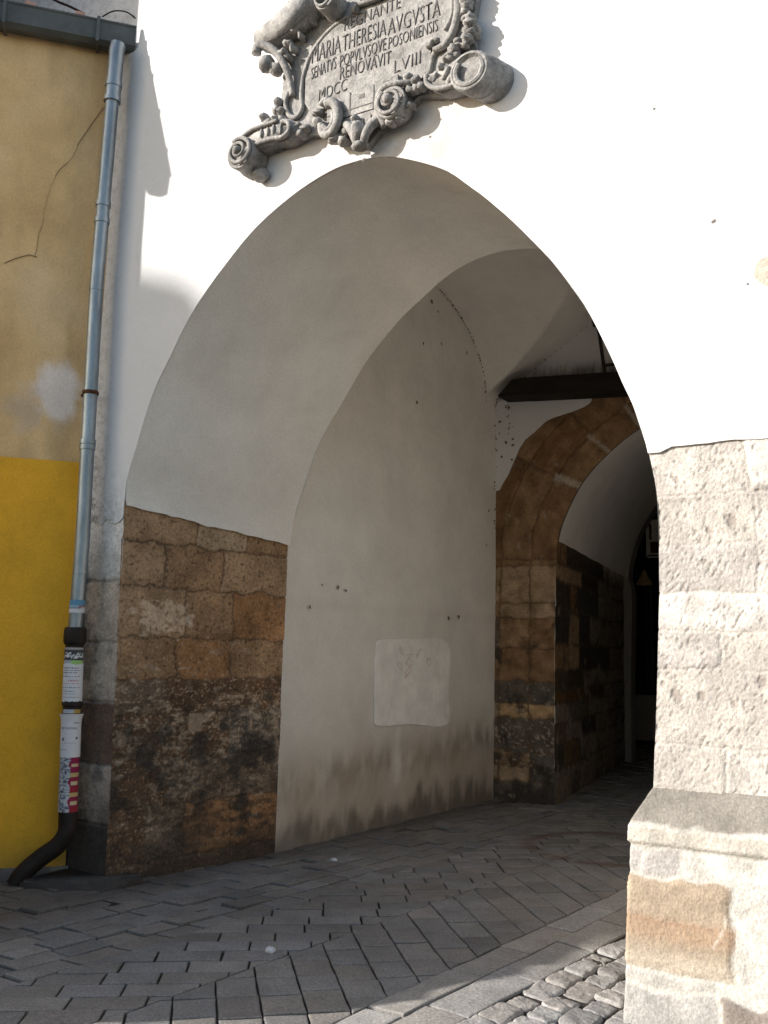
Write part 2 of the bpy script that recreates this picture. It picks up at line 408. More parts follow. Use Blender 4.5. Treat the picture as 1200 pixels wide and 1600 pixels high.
sof = grid('arch_soffit', P_sof, NA*2, 24, M_plaster_t, tower); sof['label'] = 'pale plaster underside of the front arch'
# right jamb of the reveal (in shade of the picture, lit by the sun)
def P_rj(a, b):
    z = -.4+3.1*a
    x = interp(rightF, z)+(-.80-interp(rightF, z))*b
    c = mix((.42, .36, .30), PLA, sstep(2.45, 2.6, z))
    return Vector((x, D+(YB-D)*b, z)), c
grid('right_jamb', P_rj, 30, 12, M_stone_t, tower)

# right pier
def pier_x(z): return interp(rightF, z)
pA = (.43, .395, .36); pB = (.46, .425, .395); pC = (.405, .375, .355); pD = (.54, .51, .48)
pc = [(.8, 1.19, [(-1, .34, pA, .004), (.34, .9, pB, -.003), (.9, 3, pA, 0)]),
      (1.19, 1.56, [(-1, .60, pA, .0), (.60, 3, (.53, .43, .35), .004)]),
      (1.56, 1.74, [(-1, .3, pC, .003), (.3, 3, pA, 0)]),
      (1.74, 1.93, [(-1, .55, pD, .005), (.55, 3, pB, .002)]),
      (1.93, 2.17, [(-1, .47, pC, .002), (.47, 3, pB, -.002)]),
      (2.17, 2.42, [(-1, .47, pA, -.004), (.47, .9, pB, -.003), (.9, 3, pA, 0)]),
      (2.42, 3, [(-1, .455, pB, .0), (.455, .9, pD, .008), (.9, 3, pB, .003)])]
def surf_pier(u, v):
    return (pier_x(v)+u, D, v), (0, -1, 0)
def post_pier(u, v, c, d):
    b = nz(u, v, 14, 8, 4); ca, sa = .86, .5; p_ = u*ca-v*sa; q_ = u*sa+v*ca
    f = nz(p_*1.0, q_*.42, 31, 62, 3); g = nz(p_, q_*.5, 77, 95, 2)
    k = sstep(.14, .36, f*.9+.35*b)
    c = mix(c, (.24, .21, .185), k*.65)
    c = mix(c, (.55, .51, .475), sstep(.1, .35, nz(u, v, 90, 2.2, 4))*.6)
    c = mix(c, (.33, .30, .285), sstep(.02, .3, nz(u, v, 55, 5, 5)+.06)*.6)
    d += -.0045*k+.002*g
    for hx, hz, r in ((.36, 2.27, .028), (.245, 2.235, .022), (.56, 2.11, .035), (.11, 2.50, .022), (.10, 1.42, .03), (.37, 1.40, .028), (.50, 1.50, .03), (.22, 1.42, .02)):
        q = math.hypot(u-hx+.4*(v-hz), (v-hz)*.8)/r+.8*f
        h = sstep(1.1, .3, q+1.2*b); c = mix(c, (.24, .20, .18), h*.6); d -= .008*h
    return c, d
masonry('pier_side_stonework', surf_pier, (.85, 1.9), (.90, 2.70), .03, pc, (.50, .43, .37), M_pier_t, tower, post=post_pier, seed=3)
masonry('pier_stonework', surf_pier, (0, .85), (.90, 2.70), .0058, pc, (.46, .42, .385), M_pier_t, tower, post=post_pier, seed=3, rough=.0035, joint=.009, depth=.003)
# plinth: sloped top, fillet, battered face below, returned round the jamb
PROF = [(.985, -.004), (.97, .012), (.82, .115), (.805, .124), (.79, .122), (.735, .128), (.725, .112), (.6, .116), (.3, .13), (-.1, .155), (-.7, .17)]
def prof_o(z):
    for a, b in zip(PROF, PROF[1:]):
        if b[0] <= z <= a[0]: return a[1]+(b[1]-a[1])*(a[0]-z)/(a[0]-b[0])
    return PROF[-1][1] if z < 0 else 0
def surf_pl(u, v):                                                  # u<0 runs back along the jamb, u>0 along the front
    o = prof_o(v); xj = pier_x(.97)
    if u >= .0: return (xj-o*.78+u*(1.9+o*.78)/1.9, D-o, v), (0, -.9, .3)
    return (xj-o*.78-.30*u*0+(-u)*.3, D-o+(-u), v), (-1, 0, .1)
sb = (.315, .252, .19); sg = (.36, .33, .31)
plc = [(-.9, .10, [(-3, .40, (.33, .315, .30), 0), (.40, 3, (.21, .18, .16), .012)]),
       (.10, .172, [(-3, .40, (.37, .35, .325), 0), (.40, 3, (.48, .455, .42), -.004)]),
       (.172, .588, [(-3, .465, sb, .008), (.465, 3, (.48, .455, .42), -.002)]),
       (.588, .72, [(-3, .06, (.35, .33, .315), .002), (.06, .22, (.36, .335, .32), .004), (.22, 3, (.48, .455, .42), 0)]),
       (.72, .815, [(-3, 3, (.41, .38, .335), .0)]),
       (.815, 1.2, [(-3, 3, (.215, .197, .175), .0)])]
def post_pl(u, v, c, d):
    b = nz(u, v, 14, 8, 4); f = nz(u, v, 31, 46, 3)
    if .172 < v < .588 and u < .465:                                  # banded iron staining of the brown block
        y = v+.012*b
        c = mix(c, (.31, .215, .148), sstep(.06, .0, abs(y-.355)-.018)*.75)
        c = mix(c, (.26, .165, .11), sstep(.012, .0, abs(y-.385))*.55)
        c = mix(c, (.40, .345, .28), sstep(.30, .20, y)*.8)
        d += .0025*math.sin((u+v*1.3)*210)*(.5+b)
        q = abs(u-.385-.35*math.sin((v-.33)*13)*.12)
        if .30 < v < .455: c = mix(c, (.62, .56, .50), sstep(.008, .003, q+.010*f)*.5)
    c = mix(c, (.25, .21, .18), sstep(.22, .42, f+.2*b)*.35)
    return c, d
masonry('pier_plinth', surf_pl, (-.5, 1.9), (-.7, .985), .0095, plc, (.46, .435, .40), M_pier_t, tower, post=post_pl, seed=4, rough=.005, joint=.013, depth=.002, warp=.03)

# inner passage: left wall, groin vault, lunettes
YC = 9.95
def wx(y): return -4.66+(-4.41+4.66)*(y-YB)/(YC-YB)
def z1(x):
    dx = max(0, min(x+4.41, -.95-x)); return 4.54+.68*dx-.03*dx*dx
def z2(y):
    dy = max(0, min(y-YB, YC-y)); return 4.48+1.02*math.sqrt(max(0, 1-((1.83-dy)/1.53)**2))
def P_lw(a, b):
    y = YB+(YC+.05-YB)*a; z = -.4+(max(z1(wx(y)+.0), z2(y))+.4)*b
    p = Vector((wx(y)+.016*nz(y, z, 1, 1.2)*min(1, (y-YB)*3), y, z))
    n = nz(y, z*.5, 2, 2.1, 6)+.25*nz(y, z*.5, 66, 11, 3); m_ = nz(y, z, 9, 1.0, 3); f = nz(y*1.6, z*.7, 5, 4.2, 5)+.35*nz(y*4, z*.5, 25, 6, 3)
    c = mix(PLA, (.60, .565, .52), sstep(3.8, .9, z+.5*m_)*.7)
    band = math.exp(-((z-.55-.13*n-.06*(y-8))/.17)**2)
    c = mix(c, (.19, .165, .135), band*max(0, min(.9, .58+1.6*f+.5*m_)))
    c = mix(c, (.38, .31, .24), sstep(1.25, .2, z+.35*n)*.8)
    c = mix(c, (.12, .10, .085), sstep(.30, .02, z+.22*n+.25*f)*.85)
    c = mix(c, (.45, .41, .36), sstep(.09, .0, abs(z-1.98-.02*m_))*.16)
    if 7.62 < y < 7.66 and z < .9: pass
    c = mix(c, (.55, .52, .48), max(0, nz(y, z, 40, 2.1, 4))*.5)
    c = mix(c, (.86, .84, .82), sstep(.1, .0, abs(y-8.02+.02*f)-.0)*sstep(.3, .4, z)*sstep(.95, .85, z)*.35*(abs(y-8.02) < .1))
    return p, c
lw = grid('passage_wall', P_lw, 110, 150, M_plaster_t, tower); lw['label'] = 'grimy white plaster wall inside the archway'
# repainted rectangle on that wall
bm = bmesh.new()
y0, y1 = 7.58, 8.88
pts = [(7.60, .98), (7.66, .92), (8.2, .90), (8.90, .865), (8.915, 1.2), (8.90, 1.69), (8.2, 1.715), (7.70, 1.70), (7.61, 1.64), (7.59, 1.3)]
cc = [p for p in catmull([(a, b, 0) for a, b in pts+[pts[0]]], 5)][:-1]
a = [bm.verts.new((wx(p.x)+.009+.003, p.x, p.y+.014*nz(p.x, p.y, 0, 6)+.005*nz(p.x, p.y, 3, 25))) for p in cc]
b = [bm.verts.new((wx(p.x)+.002, p.x, p.y)) for p in cc]
bm.faces.new(a)
for i in range(len(a)): bm.faces.new((a[i], b[i], b[(i+1) % len(a)], a[(i+1) % len(a)]))
rp = bobj('repainted_patch', bm, mat('fresh_whitewash', (.76, .74, .72), .9, var=.14, vscale=5, bump=.3, bscale=14, dist=.012), tower)
bm = bmesh.new()
for k, (y_, z_, q_) in enumerate(((8.02, 1.60, .05), (8.18, 1.52, .08), (8.33, 1.58, .06), (8.15, 1.40, .07), (8.52, 1.50, .05), (8.0, 1.45, .06))):
    tube(bm, catmull([(wx(y_)+.0135, y_+q_*math.cos(2.1*j+k), z_+q_*.8*math.sin(1.7*j+2*k)) for j in range(5)], 5), .0035, 5)
scr = islands('scribble', bm, mat('faded_pink_scribble', (.60, .50, .49), .9, var=.2, vscale=20, bump=0), rp)
rp['label'] = 'squarish fresh whitewash patch covering old scribbles'
def P_v(a, b):
    x = -4.41-.25+(3.9)*a; y = YB+(YC+.04-YB)*b
    z = max(z1(x), z2(y))
    n = nz(x, y, 0, 1.1, 4)
    return Vector((x, y, z+.004*n)), mix(PLA, (.58, .55, .51), max(0, n)*.8)
gv = grid('groin_vault', P_v, 150, 190, M_plaster_t, tower); gv['label'] = 'white plastered groin vault with sharp creases'
def P_l(a, b):                                                      # wall over the back of the front arch
    k = a*NA; i = min(NA-1, int(k)); t = k-i
    x = B1[i][0]+(B1[i+1][0]-B1[i][0])*t; z = B1[i][1]+(B1[i+1][1]-B1[i][1])*t
    return Vector((x, YB+.003, z+(6.3-z)*b)), PLA
grid('arch_back_wall', P_l, NA, 3, M_plaster_t, tower)
def P_rw(a, b): return Vector((-.80-.1*a, YB+(YC-YB)*a, -.4+6.6*b)), PLA
grid('passage_right_wall', P_rw, 6, 6, M_plaster_t, tower)

# inner portal: ashlar arch band, splayed reveal, plaster lunette
IN = [(-3.70, -.4), (-3.70, 1.4), (-3.68, 2.55), (-3.64, 2.95), (-3.45, 3.37), (-3.27, 3.61), (-3.09, 3.78), (-2.90, 3.93), (-2.73, 4.03), (-2.55, 4.09)]
IN = IN+[(-5.1-x, z) for x, z in IN[:-1]][::-1]
inner = [(p[0], p[1]) for p in catmull([(x, z, 0) for x, z in IN], 6)]
INR = resample(inner, 120)
Lin = sum(math.hypot(b[0]-a[0], b[1]-a[1]) for a, b in zip(inner, inner[1:]))
def in_at(s):
    k = max(0, min(119.999, s/Lin*120)); i = int(k); t = k-i
    a, b = INR[i], INR[i+1]
    tx, tz = b[0]-a[0], b[1]-a[1]; l = math.hypot(tx, tz)
    return (a[0]+tx*t, a[1]+tz*t), (-tz/l, tx/l)
def surf_port(u, v):                                                # u out from the opening, v along the arch
    p, n = in_at(v)
    if v < Lin/2 and p[1] < 2.8: n = (-1, 0)
    return (p[0]+n[0]*u, YC, p[1]+n[1]*u), (0, -1, 0)
q1 = (.20, .118, .064); q2 = (.215, .135, .075); q3 = (.29, .20, .125); q4 = (.105, .085, .066); q5 = (.36, .23, .12)
pv = [0, .38, .62, .78, .93, 1.02, 1.30, 1.46, 1.70, 2.06, 2.40, 2.56, 2.98, 3.05, 3.85, 4.38, 4.8, Lin/2, 5.9, 6.4, 7.0, 7.6, 8.2, 8.8, Lin+1]
pcols = [[q4, q4], [q4, q4], [q4, q3], [q4, q2], [q4, q4], [q4, (.27, .2, .15)], [q5, q3], [q4, q4], [q4, q4], [q1, q1], [q2, q4], [q3, q3], [q2, q2], [q2, q1]]
pcols = [[(.045, .038, .03)]*3, [q4]*3, [q4, q3, q3], [q4, q2, q2], [q4]*3, [q4, q4, (.12, .10, .08)], [q5, q5, q3], [(.09, .075, .06), q4, q4], [q1, q1, q1], [q1, q2, q4], [q3, q3, q2], [q3, q3, q3], [q2, q2, q1], [q1, q2, q1], [q2, q1, q2], [q2, q2, q1]]+[[q1, q2, q2]]*12
courses = []
for i in range(len(pv)-1):
    courses.append((pv[i]-(.0), pv[i+1], [(-1, .30, pcols[i][0], .004), (.30, .66, pcols[i][1], -.004), (.66, 3, pcols[i][2], .0)]))
def post_port(u, v, c, d):
    b = nz(u, v, 14, 8, 4); f = nz(u, v, 31, 40, 3); a = nz(u, v, 4, 2.6, 4)
    c = mix(c, (.035, .03, .026), sstep(.10, .34, a*sstep(3.2, 2.2, v)+.5*b+.42*sstep(1.55, .3, v)-.06)*.8)
    c = tuple(x*(1+.75*nz(u, v, 233, 6, 5)) for x in c)
    c = mix(c, (.36, .29, .22), sstep(.12, .26, nz(u, v*1.4, 71, 24, 3)+.4*b-.6*abs(v-1.1))*.7)
    c = mix(c, (.30, .24, .18), sstep(.30, .5, nz(u, v, 60, 7, 4)+.3*f)*.6)
    for su, sv, w in ((.30, 3.86, .05), (.30, 4.35, .03), (.15, 4.78, .035)):   # pale mortar in open joints
        c = mix(c, (.42, .36, .30), sstep(1, .4, abs(v-sv+.15*(u-.3))/w+.6*f)*sstep(.34, .3, u)*.75)
    return c, d
masonry('portal_arch_stones', surf_port, (0, .98), (0, Lin), .016, courses, (.11, .07, .043), M_stone_t, tower, post=post_port, seed=5, rough=.009, joint=.012, depth=.010, warp=.03)
FAR = [(-4.34, -.4), (-4.33, 1.2), (-4.30, 2.5), (-4.28, 2.84), (-4.18, 3.25), (-4.02, 3.62), (-3.78, 3.98), (-3.5, 4.3), (-3.1, 4.6), (-2.55, 4.75)]
FAR = FAR+[(-5.1-x, z) for x, z in FAR[:-1]][::-1]
YF = 14.69
FRR = resample([(p[0], p[1]) for p in catmull([(x, z, 0) for x, z in FAR], 6)], 120)
def surf_pr(u, v):
    t = u/4.75
    return (-3.70-.64*t+.012*v/2.8, YC+(YF-YC)*t, v), (.99, .13, 0)
rr = random.Random(11)
pr = []
vb = [-.5, .35, .62, .84, 1.05, 1.2, 1.42, 1.72, 2.1, 2.42, 2.62, 3.1]
dkk = (.19, .155, .125)
ucol = [[dkk]*5, [(.06, .05, .04), (.13, .09, .05), dkk, dkk, dkk], [(.13, .10, .08), dkk, (.06, .05, .045), dkk, dkk], [dkk, (.12, .10, .08), dkk, dkk, dkk], [(.12, .07, .03), (.10, .06, .028), (.07, .045, .025), dkk, dkk],
        [(.09, .065, .04), (.06, .045, .03), dkk, dkk, dkk], [q2, q3, (.05, .04, .033), (.05, .045, .042), dkk], [(.045, .038, .035), q3, (.05, .045, .042), dkk, dkk], [(.06, .045, .03), q1, (.06, .055, .05), dkk, dkk], [q3, q3, (.055, .042, .03), dkk, dkk], [q1, (.07, .05, .033), (.05, .04, .03), dkk, dkk]]
ub = [[.9, 1.9, 2.9, 3.9], [.5, 1.4, 2.6, 3.6], [.6, 1.5, 2.4, 3.7], [.8, 1.9, 2.8, 3.8], [1.2, 2.4, 3.0, 4.1], [.7, 1.6, 2.6, 3.9], [.75, 1.3, 2.3, 3.5], [.72, 1.3, 2.0, 3.4], [.8, 1.2, 2.6, 3.6], [.2, 1.5, 2.6, 3.8], [.6, 1.9, 3.0, 4.0]]
pr = mkcourses(vb, ub, ucol, 0, .008, (0, 4.75), rr)
def post_pr(u, v, c, d):
    a = nz(u*.6, v, 4, 2.2, 4); b = nz(u, v, 14, 7, 4)
    c = mix(c, (.06, .052, .045), sstep(.1, .4, a+.5*b)*.7)
    c = tuple(x*(1+.9*nz(u, v*1.3, 171, 16, 4)) for x in c)
    c = mix(c, (.30, .26, .22), sstep(.16, .34, nz(u*.8, v, 60, 4, 4)+.35*b-.2*abs(v-.9))*.6)
    return c, d
masonry('portal_reveal_stones', surf_pr, (0, 4.80), (-.4, 2.87), .028, pr, (.09, .07, .05), M_stone_t, tower, post=post_pr, seed=6, rough=.009, joint=.018, depth=.010, warp=.03)
I2 = [p for p in INR if p[1] >= 2.80]; F2 = [p for p in FRR if p[1] >= 2.80]
I2 = resample(I2, 60); F2 = resample(F2, 60)
def P_ps(a, b):
    k = a*60; i = min(59, int(k)); t = k-i
    p = Vector((I2[i][0]*(1-t)+I2[i+1][0]*t, YC, I2[i][1]*(1-t)+I2[i+1][1]*t)).lerp(Vector((F2[i][0]*(1-t)+F2[i+1][0]*t, YF, F2[i][1]*(1-t)+F2[i+1][1]*t)), b)
    if a < .01: p.z += .03*nz(p.y, 3, 0, 4)
    if a < .5: p.x += .015
    return p, mix((.80, .78, .76), (.62, .60, .57), max(0, nz(p.x, p.y, p.z, 1, 3)))
grid('portal_soffit', P_ps, 60, 16, M_plaster_t, tower)
def P_prr(a, b): return Vector((-1.40+.64*a, YC+(YF-YC)*a, -.4+3.4*b)), (.62, .58, .53)
grid('portal_right_reveal', P_prr, 4, 4, M_stone_t, tower)
# plaster on the portal wall above the bare stones (15 mm proud, ragged edge)
OUT = [(-4.361, 3.465), (-4.259, 3.630), (-4.165, 3.825), (-4.064, 4.004), (-3.908, 4.123), (-3.793, 4.216), (-3.648, 4.260), (-3.491, 4.295), (-3.350, 4.338), (-3.276, 4.389), (-3.261, 4.460), (-3.326, 4.526), (-3.144, 4.570), (-2.788, 4.597)]
outc = [(p[0], p[1]) for p in catmull([(x, z, 0) for x, z in OUT], 5)]
outc = [(x+.012*nz(x, z, 1, 14), z+.012*nz(x, z, 6, 14)) for x, z in outc]
xmax = outc[-1][0]
bm = bmesh.new()
yp = YC-.016
poly = [(-4.6, 6.2), (-4.6, outc[0][1]-.05)]+outc
poly = poly+[(-.4, outc[-1][1]), (-.4, 6.2)]
prism(bm, poly, yp, YC+.02)
M_lun = M_plaster.copy(); M_lun.name = 'sooty_lunette_plaster'
def soot_nodes(m):
    nt = m.node_tree; N = nt.nodes.new; L = nt.links.new; b = nt.nodes['Principled BSDF']
    src = b.inputs['Base Color'].links[0].from_socket
    tc = N('ShaderNodeTexCoord'); sx = N('ShaderNodeSeparateXYZ'); L(tc.outputs['Object'], sx.inputs[0])
    mp = N('ShaderNodeMapping'); mp.inputs['Scale'].default_value = (14, 1, 3); L(tc.outputs['Object'], mp.inputs[0])
    nn = N('ShaderNodeTexNoise'); nn.inputs['Scale'].default_value = 2; nn.inputs['Detail'].default_value = 7; L(mp.outputs[0], nn.inputs['Vector'])
    ad = N('ShaderNodeMath'); ad.operation = 'MULTIPLY_ADD'; L(nn.outputs[0], ad.inputs[0]); ad.inputs[1].default_value = .30; L(sx.outputs['Z'], ad.inputs[2])
    q = N('ShaderNodeMapRange'); q.inputs[1].default_value = 4.80; q.inputs[2].default_value = 5.02; q.inputs[3].default_value = .9; q.inputs[4].default_value = 0; L(ad.outputs[0], q.inputs[0])
    up = N('ShaderNodeMapRange'); up.inputs[1].default_value = 4.50; up.inputs[2].default_value = 4.56; L(sx.outputs['Z'], up.inputs[0])
    mu = N('ShaderNodeMath'); mu.operation = 'MULTIPLY'; L(q.outputs[0], mu.inputs[0]); L(up.outputs[0], mu.inputs[1])
    fx = N('ShaderNodeMix'); fx.data_type = 'RGBA'; L(mu.outputs[0], fx.inputs[0]); L(src, fx.inputs[6]); fx.inputs[7].default_value = (.05, .045, .042, 1)
    L(fx.outputs[2], b.inputs['Base Color'])
soot_nodes(M_lun)
lun = bobj('portal_lunette', bm, M_lun, tower); lun['label'] = 'white plaster wall end with soot above the beam'
# far arch frame and dark hall behind
bm = bmesh.new()
fo = [(x+(.10 if z < 2.7 else .03 if z < 3 else .015)*(1 if x < -2.55 else -1), z) for x, z in FAR]
fo = [(p[0], p[1]) for p in catmull([(x, z, 0) for x, z in fo], 5)]
fo2 = [(-2.55+(x+2.55)*1.25, z+(.3 if z > 2.8 else 0)) for x, z in fo]
a = [bm.verts.new((x, YF+.004, z)) for x, z in fo]; b = [bm.verts.new((x, YF+.004, z)) for x, z in fo2]
c_ = [bm.verts.new((x, YF+.25, z)) for x, z in fo]
for i in range(len(a)-1):
    bm.faces.new((a[i], a[i+1], b[i+1], b[i])); bm.faces.new((a[i], c_[i], c_[i+1], a[i+1]))
bobj('far_arch_frame', bm, mat('far_arch_plaster', (.2, .185, .175), .9), tower)
bm = bmesh.new()
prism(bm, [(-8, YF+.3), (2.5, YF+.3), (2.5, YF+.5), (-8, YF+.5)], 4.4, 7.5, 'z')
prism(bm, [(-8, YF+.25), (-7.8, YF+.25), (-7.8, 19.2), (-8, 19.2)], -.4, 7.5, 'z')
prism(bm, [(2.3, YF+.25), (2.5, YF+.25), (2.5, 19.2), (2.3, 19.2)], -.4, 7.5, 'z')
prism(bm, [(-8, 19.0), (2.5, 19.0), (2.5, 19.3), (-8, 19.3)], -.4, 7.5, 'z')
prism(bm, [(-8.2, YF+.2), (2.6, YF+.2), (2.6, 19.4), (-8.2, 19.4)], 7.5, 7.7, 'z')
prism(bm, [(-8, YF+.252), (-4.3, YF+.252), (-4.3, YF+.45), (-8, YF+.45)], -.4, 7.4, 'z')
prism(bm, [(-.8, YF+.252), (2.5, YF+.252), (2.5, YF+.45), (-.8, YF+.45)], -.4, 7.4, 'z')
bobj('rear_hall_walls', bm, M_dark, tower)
bm = bmesh.new(); box(bm, -7.7, 2.2, 18.72, 18.99, -.3, .85)
bobj('rear_wall_base', bm, mat('grey_base_render', (.32, .30, .29), .9), tower)
bm = bmesh.new(); box(bm, -14, 8, D+.02, D+.3, 6.4, 15); box(bm, -14, 8, D+.3, 19.5, 7.75, 7.95)
bobj('tower_core', bm, M_plaster, tower)

# timber beam with iron hanger in front of the portal wall
bm = bmesh.new()
yb0, yb1 = YC-.36, YC-.045
zt = 4.60
v = []
for y in (yb0, yb1):
    v.append([bm.verts.new(p) for p in ((-4.25, y, 4.475), (-3.9, y, 4.452), (-1.2, y, 4.27), (-1.2, y, 4.47), (-3.95, y, 4.655), (-4.07, y, 4.655))])
bm.faces.new(v[0]); bm.faces.new(v[1][::-1])
for i in range(6): bm.faces.new((v[0][i], v[1][i], v[1][(i+1) % 6], v[0][(i+1) % 6]))
bmesh.ops.bevel(bm, geom=bm.edges[:], offset=.012, segments=1, affect='EDGES')
bmm = bobj('timber_beam', bm, M_beam, tower); bmm['label'] = 'black timber beam across the inner portal'
bm = bmesh.new()
hx, hz = (-3.044, 5.116)
tube(bm, [(hx-.03, yb0-.02, hz+.05), (hx+.0, yb0-.02, hz-.12), (hx+.05, yb0-.02, zt-.02)], .02, 8)
tube(bm, [(hx-.05, yb0-.02, hz+.10), (hx-.03, yb0-.02, hz+.0)], .045, 8)
tube(bm, [(hx+.05, yb0-.02, zt+.06), (hx+.4, yb0-.02, zt+.06)], .018, 8)
bobj('iron_hanger', bm, M_iron, tower)
# dark paint flakes along the vault creases
bm = bmesh.new()
rf = random.Random(5)
def flake(p, n, s):
    n = Vector(n).normalized(); t = n.orthogonal().normalized(); b = n.cross(t)
    k = rf.randint(5, 7); a0 = rf.uniform(0, 6)
    vv = [bm.verts.new(Vector(p)+n*.006+(t*math.cos(a0+TAU*i/k)*rf.uniform(.4, 1.2)+b*math.sin(a0+TAU*i/k)*rf.uniform(.4, 1.5))*s) for i in range(k)]
    bm.faces.new(vv)
for i in range(64):                                                 # crease between wall and vault web
    y = 8.60+1.05*math.sin(i/63*1.5708)+rf.uniform(-.01, .01)
    flake((wx(y)+.02, y, z2(y)-.02+rf.uniform(-.01, .01)), (1, 0, -.4), rf.uniform(.006, .016))
for i in range(18):
    x = -4.1+1.05*i/17
    flake((x, YC-.03, max(z1(x), 4.6)-.015+rf.uniform(-.01, .01)), (0, -1, -.4), rf.uniform(.004, .014))
for i in range(26):
    z = 4.5-1.6*(rf.random()**1.4); 
    flake((wx(YC-.02)+.004+rf.uniform(0, .02), YC-.03-rf.uniform(0, .05), z), (.7, -.7, 0), rf.uniform(.004, .014))
for i in range(26):
    flake((-4.40+rf.uniform(.02, .22), yp-.001, 4.45-.75*rf.random()**1.3), (0, -1, 0), rf.uniform(.006, .02))
for y, z in ((8.45, 5.25), (8.58, 5.18), (8.3, 4.75), (8.66, 4.85), (9.2, 4.9), (6.98, 2.14), (7.1, 2.12), (6.75, 2.15), (8.2, 4.1), (9.75, 3.2), (9.7, 2.8), (6.6, 1.95), (8.9, 1.95), (9.1, 1.97)):
    flake((wx(y)+.012, y, z), (1, 0, 0), rf.uniform(.012, .024))
bobj('paint_flakes', bm, M_flake, tower)

# ================================================================ CARTOUCHE
car = tag(empty('inscription_cartouche', (-3.0, D, 4.85)), 'carved grey baroque stone cartouche with a Latin inscription above the arch', 'inscription plaque')
Y0 = D-.016
def PX(p, d): return (p[0], Y0-d, p[1])
def tubep(bm, pts, d, r, n=10, k=5):
    dd = d if hasattr(d, '__len__') else [d]*len(pts)
    c = catmull([PX(p, q) for p, q in zip(pts, dd)], k)
    if hasattr(r, '__len__'):
        rr = [r[0]+(r[1]-r[0])*i/(len(c)-1) for i in range(len(c))]
    else: rr = r
    tube(bm, c, rr, n)
def drum(bm, p, R, d0, d1, turns=2.2, sgn=1, knob=.3):
    M = Matrix.Translation((p[0], Y0-d0, p[1])) @ Matrix.Rotation(math.radians(90), 4, 'X')
    L = d1-d0
    lathe(bm, [(R*.98, 0), (R*1.0, L*.2), (R*.93, L*.5), (R*.97, L*.8), (R*1.0, L*.93), (R*.95, L), (R*.80, L), (R*.74, L-.03), (R*.35, L-.035)], M, 24)
    pts = []; rad = []
    n = int(26*turns)
    for i in range(n+1):
        t = i/n; r = R*(.88-.68*t); a = sgn*TAU*turns*t+2.2
        pts.append((p[0]+r*math.cos(a), Y0-d1-.006-.03*t, p[1]+r*math.sin(a))); rad.append(R*.13*(1-.4*t))
    tube(bm, pts, rad, 8)
    blob(bm, (p[0], Y0-d1-.03, p[1]), (R*knob, R*knob*1.2, R*knob), 2)
bm = bmesh.new()
SL = [(-3.836, 5.733), (-3.534, 5.746), (-3.383, 5.853), (-3.240, 6.118), (-2.903, 6.402), (-2.482, 6.315), (-2.267, 6.006), (-2.233, 5.607), (-2.281, 5.371), (-2.258, 5.230), (-2.206, 5.073), (-2.364, 4.973), (-2.502, 4.956), (-2.636, 5.008), (-2.697, 4.954), (-2.777, 4.875), (-2.906, 4.860), (-3.016, 4.760), (-3.105, 4.836), (-3.244, 4.909), (-3.345, 4.937), (-3.458, 4.968), (-3.613, 4.937), (-3.763, 4.963), (-3.678, 5.078), (-3.710, 5.296), (-3.681, 5.474)]
prism(bm, SL, Y0+.01, Y0-.055)
bmesh.ops.bevel(bm, geom=[e for e in bm.edges], offset=.008, segments=1, affect='EDGES')
bobj('backing_slab', bm, M_carve, car)
bm = bmesh.new()
TB = [(-3.488, 5.185), (-3.491, 5.369), (-3.441, 5.515), (-3.348, 5.623), (-3.224, 5.696), (-3.081, 5.874), (-2.702, 5.913), (-2.394, 5.774), (-2.364, 5.506), (-2.387, 5.366), (-2.464, 5.281), (-2.543, 5.282), (-2.559, 5.167), (-2.593, 5.102), (-2.682, 5.086), (-2.865, 5.046), (-3.050, 4.926), (-3.197, 4.967), (-3.251, 5.093), (-3.352, 5.109), (-3.427, 5.086)]
prism(bm, TB, Y0-.05, Y0-.078)
bobj('inscribed_tablet', bm, M_carve, car)
# scrolled frame
bm = bmesh.new()
tubep(bm, [(-3.135, 5.711), (-3.274, 5.676), (-3.388, 5.604), (-3.471, 5.501), (-3.513, 5.376), (-3.523, 5.250), (-3.513, 5.165), (-3.553, 5.112), (-3.617, 5.139), (-3.653, 5.233), (-3.631, 5.310)], .072, .016)
bobj('scroll_frame', bm, M_carve, car, True); bm = bmesh.new()
tubep(bm, [(-2.375, 5.703), (-2.359, 5.492), (-2.375, 5.387), (-2.408, 5.305), (-2.455, 5.261), (-2.521, 5.257)], .085, (.030, .022))
tubep(bm, [(-2.419, 5.719), (-2.398, 5.506), (-2.414, 5.417), (-2.452, 5.362)], .085, .012)
tubep(bm, [(-2.521, 5.257), (-2.546, 5.215), (-2.558, 5.150), (-2.584, 5.090)], .06, .02)
for i, p in enumerate(((-2.535, 5.287), (-2.508, 5.296))): blob(bm, PX(p, .10), (.034, .035, .022), 2, .9, i)
bobj('scroll_frame', bm, M_carve, car, True)
# upper left wing and volutes
bm = bmesh.new()
W = [(-3.894, 5.781), (-3.879, 5.699), (-3.799, 5.659), (-3.669, 5.668), (-3.532, 5.698), (-3.420, 5.763), (-3.357, 5.853), (-3.285, 5.986), (-3.443, 6.063), (-3.523, 5.969), (-3.614, 5.868), (-3.741, 5.807)]
prism(bm, W, Y0-.03, Y0-.17)
bmesh.ops.bevel(bm, geom=[e for e in bm.edges], offset=.014, segments=2, affect='EDGES')
tubep(bm, [(-3.852, 5.613), (-3.843, 5.658), (-3.777, 5.651), (-3.697, 5.583), (-3.639, 5.480), (-3.607, 5.368), (-3.592, 5.270)], [.16, .16, .15, .13, .11, .09, .08], (.036, .02))
blob(bm, PX((-3.793, 5.542), .12), (.055, .06, .06), 2, .5, 2); blob(bm, PX((-3.726, 5.498), .09), (.05, .05, .05), 2, .5, 4)
